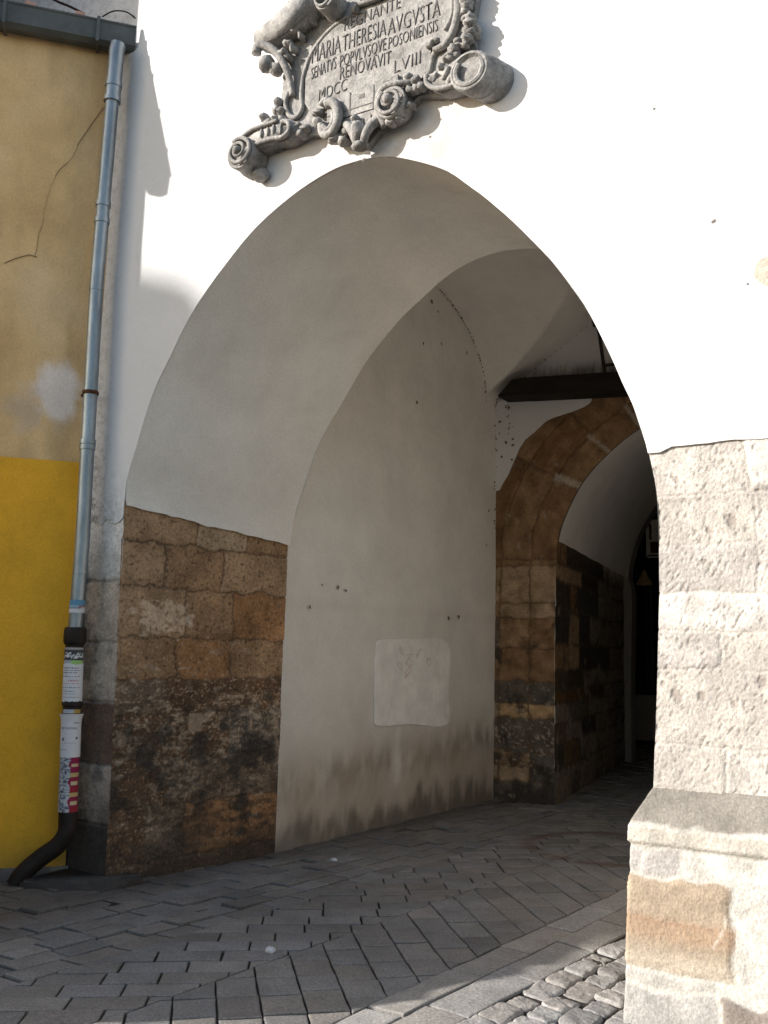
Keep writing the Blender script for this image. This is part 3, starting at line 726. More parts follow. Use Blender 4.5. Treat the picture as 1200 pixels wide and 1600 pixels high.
for i, p in enumerate(((-3.654, 5.579), (-3.614, 5.632), (-3.554, 5.706), (-3.463, 5.783), (-3.392, 5.828))):
    blob(bm, PX(p, .10), (.034, .06, .026), 2, .9, i); blob(bm, PX((p[0]+.03, p[1]-.03), .085), (.022, .05, .03), 2, .9, i+20)
bobj('wing_scroll', bm, M_carve, car, True)
bm = bmesh.new(); drum(bm, (-3.257, 5.781), .082, .05, .22, 1.6, 1, .28); tubep(bm, [(-3.077, 5.745), (-2.932, 5.739), (-2.790, 5.750), (-2.607, 5.763)], .1, .02)
for i in range(7): blob(bm, PX((-3.096, 5.724), .08) if i == 0 else PX(((-3.096, 5.724)[0]+.075*i, (-3.096, 5.724)[1]+.045*i*.8), .085), (.032, .05, .03), 2, .8, i)
smooth_angle(bobj('volute', bm, M_carve, car))
# lower left arm
bm = bmesh.new()
AR = [(-4.032, 5.049), (-3.901, 5.093), (-3.770, 5.099), (-3.663, 5.106), (-3.567, 5.079), (-3.512, 5.019), (-3.520, 4.957), (-3.591, 4.931), (-3.709, 4.953), (-3.827, 4.948), (-3.881, 4.924)]
prism(bm, AR, Y0-.0, Y0-.13)
bmesh.ops.bevel(bm, geom=[e for e in bm.edges], offset=.012, segments=2, affect='EDGES')
tubep(bm, [(-3.975, 5.033), (-3.878, 5.073), (-3.747, 5.079), (-3.662, 5.083)], .14, .014); tubep(bm, [(-3.850, 4.958), (-3.709, 4.962), (-3.613, 4.951), (-3.563, 4.987), (-3.576, 5.045), (-3.629, 5.060)], .14, .016)
for i, p in enumerate(((-3.799, 5.028), (-3.745, 5.027), (-3.697, 5.033), (-3.638, 5.017))): blob(bm, PX(p, .135), (.012, .012, .034), 2, .2, i)
for i, p in enumerate(((-3.817, 5.173), (-3.782, 5.121), (-3.718, 5.136), (-3.664, 5.116), (-3.678, 5.184), (-3.703, 5.257), (-3.716, 5.195), (-3.500, 4.970), (-3.470, 4.998), (-3.523, 5.021))): blob(bm, PX(p, .075), (.034, .05, .03), 2, .9, i+7)
bobj('scrolled_arm', bm, M_carve, car, True)
bm = bmesh.new(); drum(bm, (-3.946, 4.913), .115, .0, .17, 2.0, -1, .26)
blob(bm, PX((-3.862, 4.790), .04), (.06, .06, .05), 2, .6, 9)
smooth_angle(bobj('volute', bm, M_carve, car))
# right arm with its big drum
bm = bmesh.new()
AR = [(-2.557, 5.091), (-2.542, 5.002), (-2.458, 4.943), (-2.347, 4.935), (-2.238, 4.943), (-2.197, 5.053), (-2.248, 5.127), (-2.324, 5.143), (-2.396, 5.099), (-2.460, 5.061)]
prism(bm, AR, Y0-.0, Y0-.12)
bmesh.ops.bevel(bm, geom=[e for e in bm.edges], offset=.012, segments=2, affect='EDGES')
tubep(bm, [(-2.548, 5.071), (-2.538, 5.009), (-2.467, 4.958), (-2.364, 4.952), (-2.322, 5.002), (-2.289, 5.066)], .13, .016)
for i, p in enumerate(((-2.417, 5.047), (-2.390, 4.998), (-2.357, 5.054), (-2.298, 5.085), (-2.264, 5.099))): blob(bm, PX(p, .125), (.016, .016, .045), 2, .3, i, Matrix.Rotation(.5, 4, 'Y'))
for i, p in enumerate(((-2.495, 5.055), (-2.512, 5.035), (-2.591, 5.021), (-2.627, 5.019), (-2.663, 5.017))): blob(bm, PX(p, .10), (.03, .04, .028), 2, .8, i)
bobj('scrolled_arm', bm, M_carve, car, True)
bm = bmesh.new()
c0 = (-2.147, 4.952)
M = Matrix.Translation((c0[0], Y0, c0[1])) @ Matrix.Rotation(math.radians(90), 4, 'X')
R = .132
c0 = (-2.188, 4.985)
SH = Matrix.Identity(4); SH[0][2] = -.55; SH[1][2] = .10              # the drum leans away from the wall towards the tablet
M = Matrix.Translation((c0[0]+.03, Y0, c0[1]-.012)) @ Matrix.Rotation(math.radians(90), 4, 'X') @ SH
lathe(bm, [(R*.99, 0), (R*1.0, .02), (R*1.0, .07), (R*.975, .073), (R*.975, .08), (R*1.0, .083), (R*.97, .15), (R*.90, .165), (R*.80, .167), (R*.70, .145), (R*.4, .14)], M, 36)
tube(bm, catmull([M @ Vector((R*.66*math.cos(a_), R*.66*math.sin(a_), .16)) for a_ in [2.4+.35*i for i in range(14)]], 3), .018, 8)
smooth_angle(bobj('volute', bm, M_carve, car), 30)
# garland on the right
bm = bmesh.new()
G = [(-2.263, 5.661), (-2.283, 5.583), (-2.295, 5.503), (-2.298, 5.445), (-2.285, 5.381), (-2.271, 5.326), (-2.275, 5.277), (-2.300, 5.244), (-2.338, 5.223), (-2.359, 5.188), (-2.384, 5.154), (-2.418, 5.132), (-2.448, 5.099)]
for i, p in enumerate(G):
    for k in range(3): blob(bm, PX((p[0]+rf.uniform(-.03, .03), p[1]+rf.uniform(-.025, .025)), rf.uniform(.06, .11)), (rf.uniform(.026, .042), .045, rf.uniform(.02, .03)), 2, .7, i*3+k)
for i, p in enumerate(((-2.300, 5.202), (-2.283, 5.222))): blob(bm, PX(p, .10), (.034, .035, .022), 2, .9, i)
bobj('garland', bm, M_carve, car, True)
# bottom ornaments
bm = bmesh.new()
tubep(bm, [(-3.337, 4.979), (-3.314, 4.910), (-3.263, 4.879), (-3.209, 4.900), (-3.182, 4.963), (-3.200, 5.048), (-3.242, 5.104), (-3.292, 5.110)], [.10, .11, .12, .13, .13, .12, .11, .1], (.024, .036))
tubep(bm, [(-3.306, 4.953), (-3.264, 4.915), (-3.227, 4.966), (-3.229, 5.029)], .12, .018)
for i, p in enumerate(((-3.293, 5.141), (-3.312, 5.125), (-3.361, 5.076))): blob(bm, PX(p, .09), (.034, .045, .026), 2, .9, i+13)
blob(bm, PX((-3.363, 5.004), .09), (.03, .05, .04), 2, .6, 1); blob(bm, PX((-3.233, 4.862), .08), (.05, .05, .03), 2, .9, 2); blob(bm, PX((-3.168, 4.836), .07), (.04, .05, .03), 2, .9, 3)
bobj('bottom_scroll', bm, M_carve, car, True); bm = bmesh.new()
tubep(bm, [(-2.859, 4.847), (-2.889, 4.933), (-2.878, 5.024), (-2.828, 5.070), (-2.755, 5.074), (-2.682, 5.078), (-2.647, 5.110)], [.08, .11, .13, .14, .13, .1, .08], (.03, .018))
for i, p in enumerate(((-2.758, 4.861), (-2.804, 4.848), (-2.714, 4.908), (-2.679, 4.923), (-2.683, 5.112), (-2.637, 5.081))): blob(bm, PX(p, .09), (.034, .045, .026), 2, .9, i+3)
bobj('bottom_scroll', bm, M_carve, car, True)
bm = bmesh.new(); drum(bm, (-2.784, 4.954), .105, .03, .15, 1.7, 1, .33)
smooth_angle(bobj('volute', bm, M_carve, car))
bm = bmesh.new()
tubep(bm, [(-3.167, 4.941), (-3.107, 4.898), (-3.066, 4.834), (-3.045, 4.768)], [.08, .12, .13, .1], (.026, .03)); tubep(bm, [(-2.898, 4.909), (-2.934, 4.859), (-2.970, 4.800), (-3.006, 4.749)], [.08, .12, .13, .1], (.036, .024))
blob(bm, PX((-3.033, 4.843), .115), (.05, .06, .075), 3, .3, 5); blob(bm, PX((-3.030, 4.755), .09), (.055, .06, .03), 2, .4, 6)
blob(bm, PX((-3.050, 4.926), .11), (.03, .05, .025), 2, .8, 7); blob(bm, PX((-3.136, 4.888), .09), (.04, .04, .03), 2, .7, 8)
bobj('acanthus_boss', bm, M_carve, car, True)
# relief of the three-towered castle
bm = bmesh.new()
cx0, cz0 = (-3.055, 5.081)
tw = [(-.22, -.05, .13), (-.04, .13, .185), (.14, .29, .235)]
for a, b, t in ((-.235, -.06, .02), (-.055, .115, .06), (.12, .29, .10)):
    prism(bm, [(cx0+a, cz0-.10), (cx0+b, cz0-.10), (cx0+b, cz0+t-.02), (cx0+a, cz0+t-.02)], Y0-.076, Y0-.10)
prism(bm, [(cx0-.16, cz0-.22), (cx0+.20, cz0-.22), (cx0+.24, cz0-.105), (cx0-.2, cz0-.105)], Y0-.076, Y0-.094)
for k in range(5): prism(bm, [(cx0-.10+.055*k, cz0-.215), (cx0-.06+.055*k, cz0-.215), (cx0-.06+.055*k, cz0-.15+.015*(k % 2)), (cx0-.10+.055*k, cz0-.15)], Y0-.09, Y0-.112)
cst = bobj('castle_relief', bm, M_carve, car)
bm = bmesh.new()
for a, t in ((-.15, -.015), (.03, .025), (.205, .06)): box(bm, cx0+a-.02, cx0+a+.02, Y0-.102, Y0-.098, cz0+t-.03, cz0+t); 
for a in (-.06, .117): box(bm, cx0+a-.004, cx0+a+.004, Y0-.103, Y0-.09, cz0-.1, cz0+.06)
box(bm, cx0-.235, cx0+.29, Y0-.103, Y0-.098, cz0-.062, cz0-.056)
bobj('castle_windows', bm, M_letter, cst)
# the inscription
def text(s, a, b, h, parent, d=.0785, sh=0):
    """a, b: baseline ends in the facade plane; the words are stretched to run between them"""
    cu = bpy.data.curves.new('inscription', 'FONT'); cu.body = s; cu.size = 1; cu.extrude = .0; cu.offset = -.012; cu.resolution_u = 3
    o = bpy.data.objects.new('inscription', cu); C.objects.link(o)
    bpy.context.view_layer.update()
    me = bpy.data.meshes.new_from_object(o.evaluated_get(bpy.context.evaluated_depsgraph_get()))
    bpy.data.objects.remove(o); bpy.data.curves.remove(cu)
    xs = [v.co.x for v in me.vertices]; ys = [v.co.y for v in me.vertices]
    x0, x1 = min(xs), max(xs); hh = max(ys)
    for v in me.vertices:
        t = (v.co.x-x0)/(x1-x0); y = v.co.y/hh*h
        v.co = Vector((a[0]+(b[0]-a[0])*t, Y0-d, a[1]+(b[1]-a[1])*t+y))
    bm = bmesh.new(); bm.from_mesh(me); bpy.data.meshes.remove(me)
    r = bmesh.ops.extrude_face_region(bm, geom=bm.faces[:])
    for g in r['geom']:
        if isinstance(g, bmesh.types.BMVert): g.co.y -= .004
    return bobj('inscription', bm, M_letter, parent)
text('REGNANTE', (-3.191, 5.607), (-2.769, 5.627), .082, car)
text('MARIA', (-3.443, 5.456), (-3.215, 5.465), .125, car); text('THERESIA', (-3.201, 5.465), (-2.872, 5.473), .115, car); text('AVGVSTA', (-2.858, 5.464), (-2.485, 5.476), .115, car)
text('SENATVS', (-3.444, 5.341), (-3.247, 5.362), .085, car); text('POPVLVSQVE', (-3.216, 5.357), (-2.869, 5.371), .085, car); text('POSONIENSIS', (-2.850, 5.369), (-2.501, 5.379), .080, car)
text('RENOVAVIT', (-3.213, 5.270), (-2.829, 5.266), .088, car)
text('MDCC', (-3.375, 5.165), (-3.156, 5.181), .085, car); text('LVIII', (-2.804, 5.188), (-2.617, 5.199), .085, car)

# ================================================================ YELLOW HOUSE
AZ = math.radians(43); WD = Vector((math.sin(AZ), math.cos(AZ), 0)); WN = Vector((math.cos(AZ), -math.sin(AZ), 0))
C0 = Vector((-5.35, 4.80, 0)); LW = 2.72
house = tag(empty('yellow_house', C0), 'ochre and yellow rendered house with a metal gutter, adjoining the gate tower', 'house')
CR1 = catmull([(.02, 5.77, 0), (.18, 5.45, 0), (.24, 5.28, 0), (.29, 5.2, 0), (.34, 5.13, 0), (.40, 4.92, 0), (.43, 4.62, 0), (.455, 4.45, 0)], 6)
def wallP(s, z): return C0-WD*s+Vector((0, 0, z))
och = (.71, .475, .23); yel = (.80, .405, .032)
def P_hu(a, b):
    s = LW*a; z = 2.905+(6.32-2.905)*b
    n = nz(s, z, 1, 1.4, 4); f = nz(s, z, 9, 7, 4)
    c = mix(och, (.46, .29, .13), max(0, n)*1.5); c = mix(c, (.70, .52, .32), max(0, -n)*1.2)
    c = mix(c, (.48, .31, .15), sstep(.0, .35, nz(s*3.2, z*.45, 61, 1.6, 4))*.6)
    r = math.hypot((s-.30)/.17, (z-3.42)/.26)+.55*f+.3*n              # pale repair patch
    c = mix(c, (.80, .70, .64), sstep(1.05, .65, r)*.85)
    r = math.hypot((s-.48)/.16, (z-3.28)/.2)+.7*f
    c = mix(c, (.55, .44, .34), sstep(1.05, .6, r)*.5)
    c = mix(c, (.60, .5, .42), sstep(.1, .03, s)*sstep(3.6, 3.1, z)*.6)
    c = mix(c, (.15, .10, .06), sstep(.14, .0, s+.1*n)*sstep(4.2, 6, z)*.6)   # darker streak beside the pipe, stronger towards the top
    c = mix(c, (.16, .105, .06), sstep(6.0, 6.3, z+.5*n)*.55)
    return wallP(s, z)+WN*(.006*n+.001*f), c
hu = grid('upper_wall', P_hu, 60, 90, M_wall_t, house); hu['label'] = 'stained ochre render with a crack and a pale repair patch'
def P_hl(a, b):
    s = LW*a; z = .07+(2.915-.07)*b
    n = nz(s, z, 4, 1.2, 4); f = nz(s, z, 19, 9, 3)
    c = mix(yel, (.68, .36, .03), max(0, n)*.9)
    c = mix(c, (.16, .10, .03), sstep(.16, .0, s+.08*n)*sstep(2.2, .2, z)*.6)
    c = mix(c, (.22, .15, .05), sstep(.35, .08, z+.2*n)*.4)
    return wallP(s, z)+WN*(.012+.004*n), c
hl = grid('yellow_dado', P_hl, 40, 60, M_wall_t, house); hl['label'] = 'smooth bright yellow painted lower wall'
bm = bmesh.new()
def wbox(bm, s0, s1, n0, n1, z0, z1):
    v = []
    for z in (z0, z1):
        v.append([bm.verts.new(C0-WD*s+WN*n+Vector((0, 0, z))) for s, n in ((s0, n0), (s1, n0), (s1, n1), (s0, n1))])
    bm.faces.new(v[0][::-1]); bm.faces.new(v[1])
    for i in range(4): bm.faces.new((v[0][i], v[0][(i+1) % 4], v[1][(i+1) % 4], v[1][i]))
wbox(bm, -.02, LW, -.05, .03, -.5, .078)
bobj('wall_base', bm, mat('grey_plinth_render', (.16, .14, .125), .9, var=.3, vscale=8, bump=.5, bscale=30), house)
bm = bmesh.new(); wbox(bm, 0, LW, -6, -.03, -.5, 6.3)
bobj('house_body', bm, M_render, house)
bm = bmesh.new(); tube(bm, [wallP(p.x+.06+.006*nz(p.y, 0, 0, 9), p.y)+WN*.004+WD*(.02*nz(p.y, 1, 0, 6)+.008*nz(p.y, 4, 0, 25)) for p in CR1], [.0026, .0012, .0022, .0008, .0016], 6)
tube(bm, [wallP(p[0], p[1])+WN*.006 for p in ((.50, 4.44), (.555, 4.45), (.66, 4.40), (.72, 4.36))], .003, 6)
islands('wall_crack', bm, M_crack, house)
# eave: sheet metal gutter box, lip, brackets, brick ends, low roof behind
bm = bmesh.new()
prof = [(.0, 6.20), (.02, 6.175), (.10, 6.165), (.145, 6.19), (.155, 6.325), (.165, 6.335), (.165, 6.345), (.145, 6.345), (.135, 6.21), (.02, 6.20)]
a = [bm.verts.new(wallP(-.10, z)+WN*n) for n, z in prof]; b = [bm.verts.new(wallP(LW+.05, z)+WN*n) for n, z in prof]
for i in range(len(prof)): bm.faces.new((a[i], b[i], b[(i+1) % len(prof)], a[(i+1) % len(prof)]))
bm.faces.new(a); bm.faces.new(b[::-1])
gut = bobj('gutter', bm, M_zincd, house)
bm = bmesh.new()
for s in (.18, .85, 1.55, 2.3):
    bm = bmesh.new(); wbox(bm, s-.012, s+.012, .0, .172, 6.157, 6.164); wbox(bm, s-.012, s+.012, .158, .172, 6.164, 6.36)
    bobj('gutter_bracket', bm, M_zincd, gut)
bm = bmesh.new()
for s in (.32, .68, 1.1, 1.6, 2.1): wbox(bm, s-.035, s+.035, .02, .13, 6.33, 6.395)
islands('brick_end', bm, M_brick, house)
bm = bmesh.new(); rfv = [wallP(-.05, 6.36)+WN*.05, wallP(LW, 6.36)+WN*.05, wallP(LW, 7.0)-WN*4, wallP(-.05, 7.0)-WN*4]
v0 = [bm.verts.new(p) for p in rfv]; v1 = [bm.verts.new(p-Vector((0, 0, .05))) for p in rfv]
bm.faces.new(v0); bm.faces.new(v1[::-1])
for i in range(4): bm.faces.new((v0[i], v1[i], v1[(i+1) % 4], v0[(i+1) % 4]))
roof = bobj('roof', bm, M_roof, house)
bm = bmesh.new(); pc_ = [(-6.53, 3.60), (-9.2, 3.60), (-9.2, 4.25), (-6.53, 4.25)]; prism(bm, pc_, 6.3, 10.0, 'z')
bobj('roof_shade_block', bm, M_render, roof)  # unseen block added to shade the facade above the gutter
# thin wire sagging above the gutter
bm = bmesh.new()
tube(bm, catmull([wallP(.16, 6.44)+WN*.05, wallP(.08, 6.50)+WN*.06, wallP(-.02, 6.50)+WN*.08, wallP(-.10, 6.44)+WN*.10], 5), .006, 6)
tube(bm, catmull([wallP(.62, 6.56)+WN*.02, wallP(.5, 6.50)+WN*.04, wallP(.4, 6.47)+WN*.05, wallP(.30, 6.43)+WN*.06], 5), .010, 6)
islands('loose_wire', bm, M_iron, house)

# ================================================================ DRAINPIPE
PB = Vector((-5.26, 4.66, 0))
pipe = tag(empty('drainpipe', PB), 'galvanised drainpipe with a black iron foot plastered in stickers, in the house corner', 'drainpipe')
XP = [(6.17, -5.255), (6.0, -5.255), (5.8, -5.262), (4.27, -5.295), (2.08, -5.25), (1.72, -5.265), (.55, -5.215), (.33, -5.20)]
YP = 4.665
def px_(z):
    for a, b in zip(XP, XP[1:]):
        if b[0] <= z <= a[0]: return a[1]+(b[1]-a[1])*(a[0]-z)/(a[0]-b[0])
    return XP[-1][1]
def pp(z, dx=0): return Vector((px_(z)+dx, YP, z))
bm = bmesh.new()
tube(bm, [pp(z) for z in (1.70, 2.3, 3.0, 3.6, 4.27, 5.0, 5.6, 5.72)], .05, 20)
tube(bm, [pp(z) for z in (5.70, 5.85, 5.98, 6.10)]+[pp(6.16)+Vector((0, .01, 0))], .058, 20)
smooth_angle(bobj('pipe_tube', bm, M_zinc, pipe))
bm = bmesh.new()
for z in (5.84, 5.72, 4.88, 4.75, 3.06, 3.02): tube(bm, [pp(z), pp(z-.035)], .0565 if z < 5.7 else .064, 20)
for z in (4.20, 2.10): tube(bm, [pp(z), pp(z-.012)], .0525, 20)
islands('pipe_joint', bm, M_zinc, pipe, ang=40)
bm = bmesh.new()
tube(bm, [pp(3.42), pp(3.395)], .0585, 20); tube(bm, [pp(3.41)+Vector((-.06, .0, 0)), pp(3.41)+Vector((-.12, .03, 0))], .012, 8); tube(bm, [pp(3.405)+Vector((.05, -.03, 0)), pp(3.405)+Vector((.085, -.03, 0))], .010, 8)
smooth_angle(bobj('pipe_clamp', bm, M_rust, pipe))
# cast iron standpipe with shoe
bm = bmesh.new()
RI = .062
tube(bm, [pp(1.60), pp(1.0), pp(.5), pp(.35)], RI, 20)
lathe(bm, [(.06, 0), (.073, .01), (.078, .03), (.078, .10), (.073, .12), (.068, .125)], Matrix.Translation(pp(1.59)), 20)
lathe(bm, [(.058, 0), (.070, .01), (.070, .03), (.066, .04)], Matrix.Translation(pp(1.17)), 20)
sh = catmull([pp(.40), pp(.33)+Vector((-.005, -.01, 0)), pp(.25)+Vector((-.045, -.04, 0)), pp(.17)+Vector((-.13, -.10, 0)), pp(.08)+Vector((-.20, -.17, 0)), pp(.0)+Vector((-.235, -.205, 0))], 5)
tube(bm, sh, [.058+.004*i/(len(sh)-1) for i in range(len(sh))], 20)
smooth_angle(bobj('iron_standpipe', bm, M_iron, pipe))
# stickers wrapped round the pipe: strips a few mm outside the tube
def wrap(name, z0, z1, a0, a1, mat_, r=.0645, col=None, parent=pipe, flare=0, n=16, m=8, label=None, wav=0):
    def P(u, v):
        z = z0+(z1-z0)*v; a = math.radians(a0+(a1-a0)*u)
        rr = r+flare*max(0, (v-.8)/.2)**1.5
        zz = z+wav*nz(u*3, v, z0, 2)*(1 if v in (0, 1) else 0)
        p = pp(min(6, max(0, zz)))+Vector((math.cos(a)*rr, math.sin(a)*rr, 0))
        return p, (col(u, v) if col else (.6, .6, .6))
    o = grid(name, P, n, m, mat_, parent)
    if label: o['label'] = label
    return o
FA = -42                                                            # azimuth that faces the street
def collage(seed, pal):
    r_ = random.Random(seed)
    tab = [[r_.choice(pal) for _ in range(8)] for _ in range(12)]
    return lambda u, v: tab[min(11, int(v*12))][min(7, int(u*8))]
wh = (.55, .55, .57)
def c_top(u, v):
    if v < .42: return (.58, .58, .58) if not (.35 < v < .40 and u < .7) else (.2, .2, .25)
    if v < .62: return (.30, .45, .55) if u < .6 else (.35, .12, .1)
    return (.10, .25, .38)
wrap('sticker', 1.815, 1.905, FA-85, FA+75, M_print_t, .0535, c_top, label='blue and white sticker')
def c_mid(u, v):
    n = nz(u*3, v*3, 7, 3)
    if v < .28: return (.30, .50, .16) if u > .45 else (.35, .38, .42)
    if .35 < v < .75 and n > .02: return (.6, .6, .6)
    return (.05, .05, .055) if v < .9 else (.35, .32, .3)
wrap('sticker', 1.455, 1.575, FA-85, FA+70, M_print_t, .0655, c_mid, label='black white and green sticker', n=24, m=20)
p1 = wrap('poster', 1.205, 1.462, FA-88, FA+72, M_paper, .068, wav=.02, label='white text notice on the upper standpipe')
p2 = wrap('poster', .835, 1.125, FA-90, FA+78, M_paper, .068, flare=.014, label='white notice with a dark heading on the lower standpipe')
rr_ = random.Random(8)
for z, a0, a1, h, mt in ((1.432, -70, 30, .006, M_ink), (1.417, -60, 45, .004, M_ink), (1.40, -70, 20, .006, M_ink), (1.375, -70, 40, .004, M_ink), (1.345, -30, 30, .010, M_inkred), (1.328, -66, 40, .004, M_inkred), (1.30, -70, 45, .004, M_ink), (1.275, -66, 10, .004, M_ink), (1.258, -66, 20, .003, M_ink), (1.235, -70, 45, .003, M_ink)):
    a = a0
    while a < a1:                                                   # words as short dashes of print
        w = rr_.uniform(7, 22); wrap('print_line', z, z+h, FA+a, FA+min(a1, a+w), mt, .0692, parent=p1, n=3, m=1); a += w+5
for (z, a0, a1, h) in ((1.062, 15, 48, .014), (.885, 2, 10, .001), (.884, -70, -20, .003), (.93, -40, 30, .002), (.945, -52, -40, .02), (.955, 28, 40, .016)):
    if h > .0015: wrap('print_line', z, z+h, FA+a0, FA+a1, M_ink, .0692, parent=p2, n=5, m=1)
# heading letters curved on the paper
cu = bpy.data.curves.new('heading', 'FONT'); cu.body = 'BETHOVEN'; cu.resolution_u = 2
o = bpy.data.objects.new('heading', cu); C.objects.link(o); bpy.context.view_layer.update()
me = bpy.data.meshes.new_from_object(o.evaluated_get(bpy.context.evaluated_depsgraph_get())); bpy.data.objects.remove(o)
xs = [v.co.x for v in me.vertices]; x0, x1 = min(xs), max(xs)
for v in me.vertices:
    a = math.radians(FA-60+95*(v.co.x-x0)/(x1-x0)); z = 1.022+v.co.y*.022
    v.co = pp(z)+Vector((math.cos(a)*.0694, math.sin(a)*.0694, 0))
link('heading', me, M_ink, p2)
pal_l = [(.45, .46, .48), (.20, .21, .24), (.50, .50, .5), (.10, .10, .13), (.33, .36, .38)]
for i, (z0, z1_) in enumerate(((.735, .838), (.605, .733), (.475, .603))):
    cl = collage(i+3, pal_l)
    def c_red(u, v, cl=cl, i=i):
        if u < .56+.04*math.sin(v*9): return cl(u*2, v)
        if i and v > .78: return (.50, .36, .16)
        if .38 < v < .56 and .62 < u < .92: return (.55, .45, .26)
        return (.26, .015, .06) if v > .3 or i == 0 else (.30, .02, .035)
    wrap('sticker', z0, z1_, FA-88, FA+72, M_print_t, .0655, c_red, n=30, m=26, label='magenta and grey gig sticker')
wrap('sticker', 1.128, 1.155, FA-60, FA+60, M_print_t, .0655, lambda u, v: (.40, .42, .46) if u < .6 else (.42, .28, .08), label='thin torn sticker strip')

# ================================================================ PAVING
def gz(x, y):
    return -.085*sstep(-2.2, -1.25, x)*sstep(8, 5, y)
bm = bmesh.new()
N = 40
xs = [-60, -20, -8]+[-7+.25*i for i in range(37)]+[4, 10, 60]; ys = [-60, -10, 0, 1]+[1.5+.4*i for i in range(36)]+[20, 60]
gv_ = [[bm.verts.new((x, y, gz(x, y)-.014)) for x in xs] for y in ys]
for j in range(len(ys)-1):
    for i in range(len(xs)-1): bm.faces.new((gv_[j][i], gv_[j][i+1], gv_[j+1][i+1], gv_[j+1][i]))
tag(bobj('ground', bm, M_joint), kind='structure')
def clip(poly, a, b, c):                                            # keep a*x+b*y+c >= 0
    out = []
    for i in range(len(poly)):
        p, q = poly[i], poly[(i+1) % len(poly)]
        dp = a*p[0]+b*p[1]+c; dq = a*q[0]+b*q[1]+c
        if dp >= 0: out.append(p)
        if (dp >= 0) != (dq >= 0):
            t = dp/(dp-dq); out.append((p[0]+(q[0]-p[0])*t, p[1]+(q[1]-p[1])*t))
    return out
rp_ = random.Random(21)
SV = []; SF = []; SC = []
SK = .11                                                            # the paving runs slightly askew to the gate
CV = []; CF = []; CC = []; COB = False
def cobble(poly, base):
    cx = sum(p[0] for p in poly)/len(poly); cy = sum(p[1] for p in poly)/len(poly)
    h = rp_.gauss(0, .006); tx = rp_.gauss(0, .035); ty = rp_.gauss(0, .035); f = 1+.14*rp_.gauss(0, 1); w = rp_.uniform(-.02, .025)
    col = (base[0]*f+w*.4, base[1]*f, base[2]*f-w*.3); b0 = len(CV); n = 44
    poly = [(p[0]+rp_.uniform(-.012, .012), p[1]+rp_.uniform(-.012, .012)) for p in poly]
    out = []
    for k in range(n):                                              # rounded outline: mix of the corners and an ellipse
        a = TAU*k/n; dx, dy = math.cos(a), math.sin(a); best = 9
        for i in range(len(poly)):
            x1, y1 = poly[i][0]-cx, poly[i][1]-cy; x2, y2 = poly[(i+1) % len(poly)][0]-cx, poly[(i+1) % len(poly)][1]-cy
            den = dx*(y2-y1)-dy*(x2-x1)
            if abs(den) < 1e-9: continue
            t = (x1*(y2-y1)-y1*(x2-x1))/den; s_ = (x1*dy-y1*dx)/den
            if t > 0 and -1e-6 <= s_ <= 1+1e-6: best = min(best, t)
        out.append((dx*best, dy*best))
    sm = out
    for _ in range(1): sm = [(sm[k][0]*.5+.25*(sm[k-1][0]+sm[(k+1) % n][0]), sm[k][1]*.5+.25*(sm[k-1][1]+sm[(k+1) % n][1])) for k in range(n)]
    for _ in range(0): sm = [((sm[k-1][0]+2*sm[k][0]+sm[(k+1) % n][0])/4, (sm[k-1][1]+2*sm[k][1]+sm[(k+1) % n][1])/4) for k in range(n)]
    ks = [(.985, -.05), (.965, -.018), (.935, -.007), (.89, -.0025), (.80, -.0005), (.62, .0), (.42, .0), (.2, .0)]
    for k_, dz in ks:
        for dx, dy in sm:
            x, y = cx+dx*k_, cy+dy*k_
            CV.append((x+.006*nz(x, y, 3, 12), y+.006*nz(x, y, 8, 12), gz(x, y)+h+tx*dx*k_+ty*dy*k_+dz+.012*nz(x, y, 2, 13, 5)+.006*nz(x, y, 6, 40, 3))); CC.append(tuple(c*(.5 if dz < -.03 else 1) for c in col))
    for r in range(len(ks)-1):
        for k in range(n): CF.append((b0+r*n+k, b0+r*n+(k+1) % n, b0+(r+1)*n+(k+1) % n, b0+(r+1)*n+k))
    CF.append(tuple(b0+(len(ks)-1)*n+k for k in range(n)))
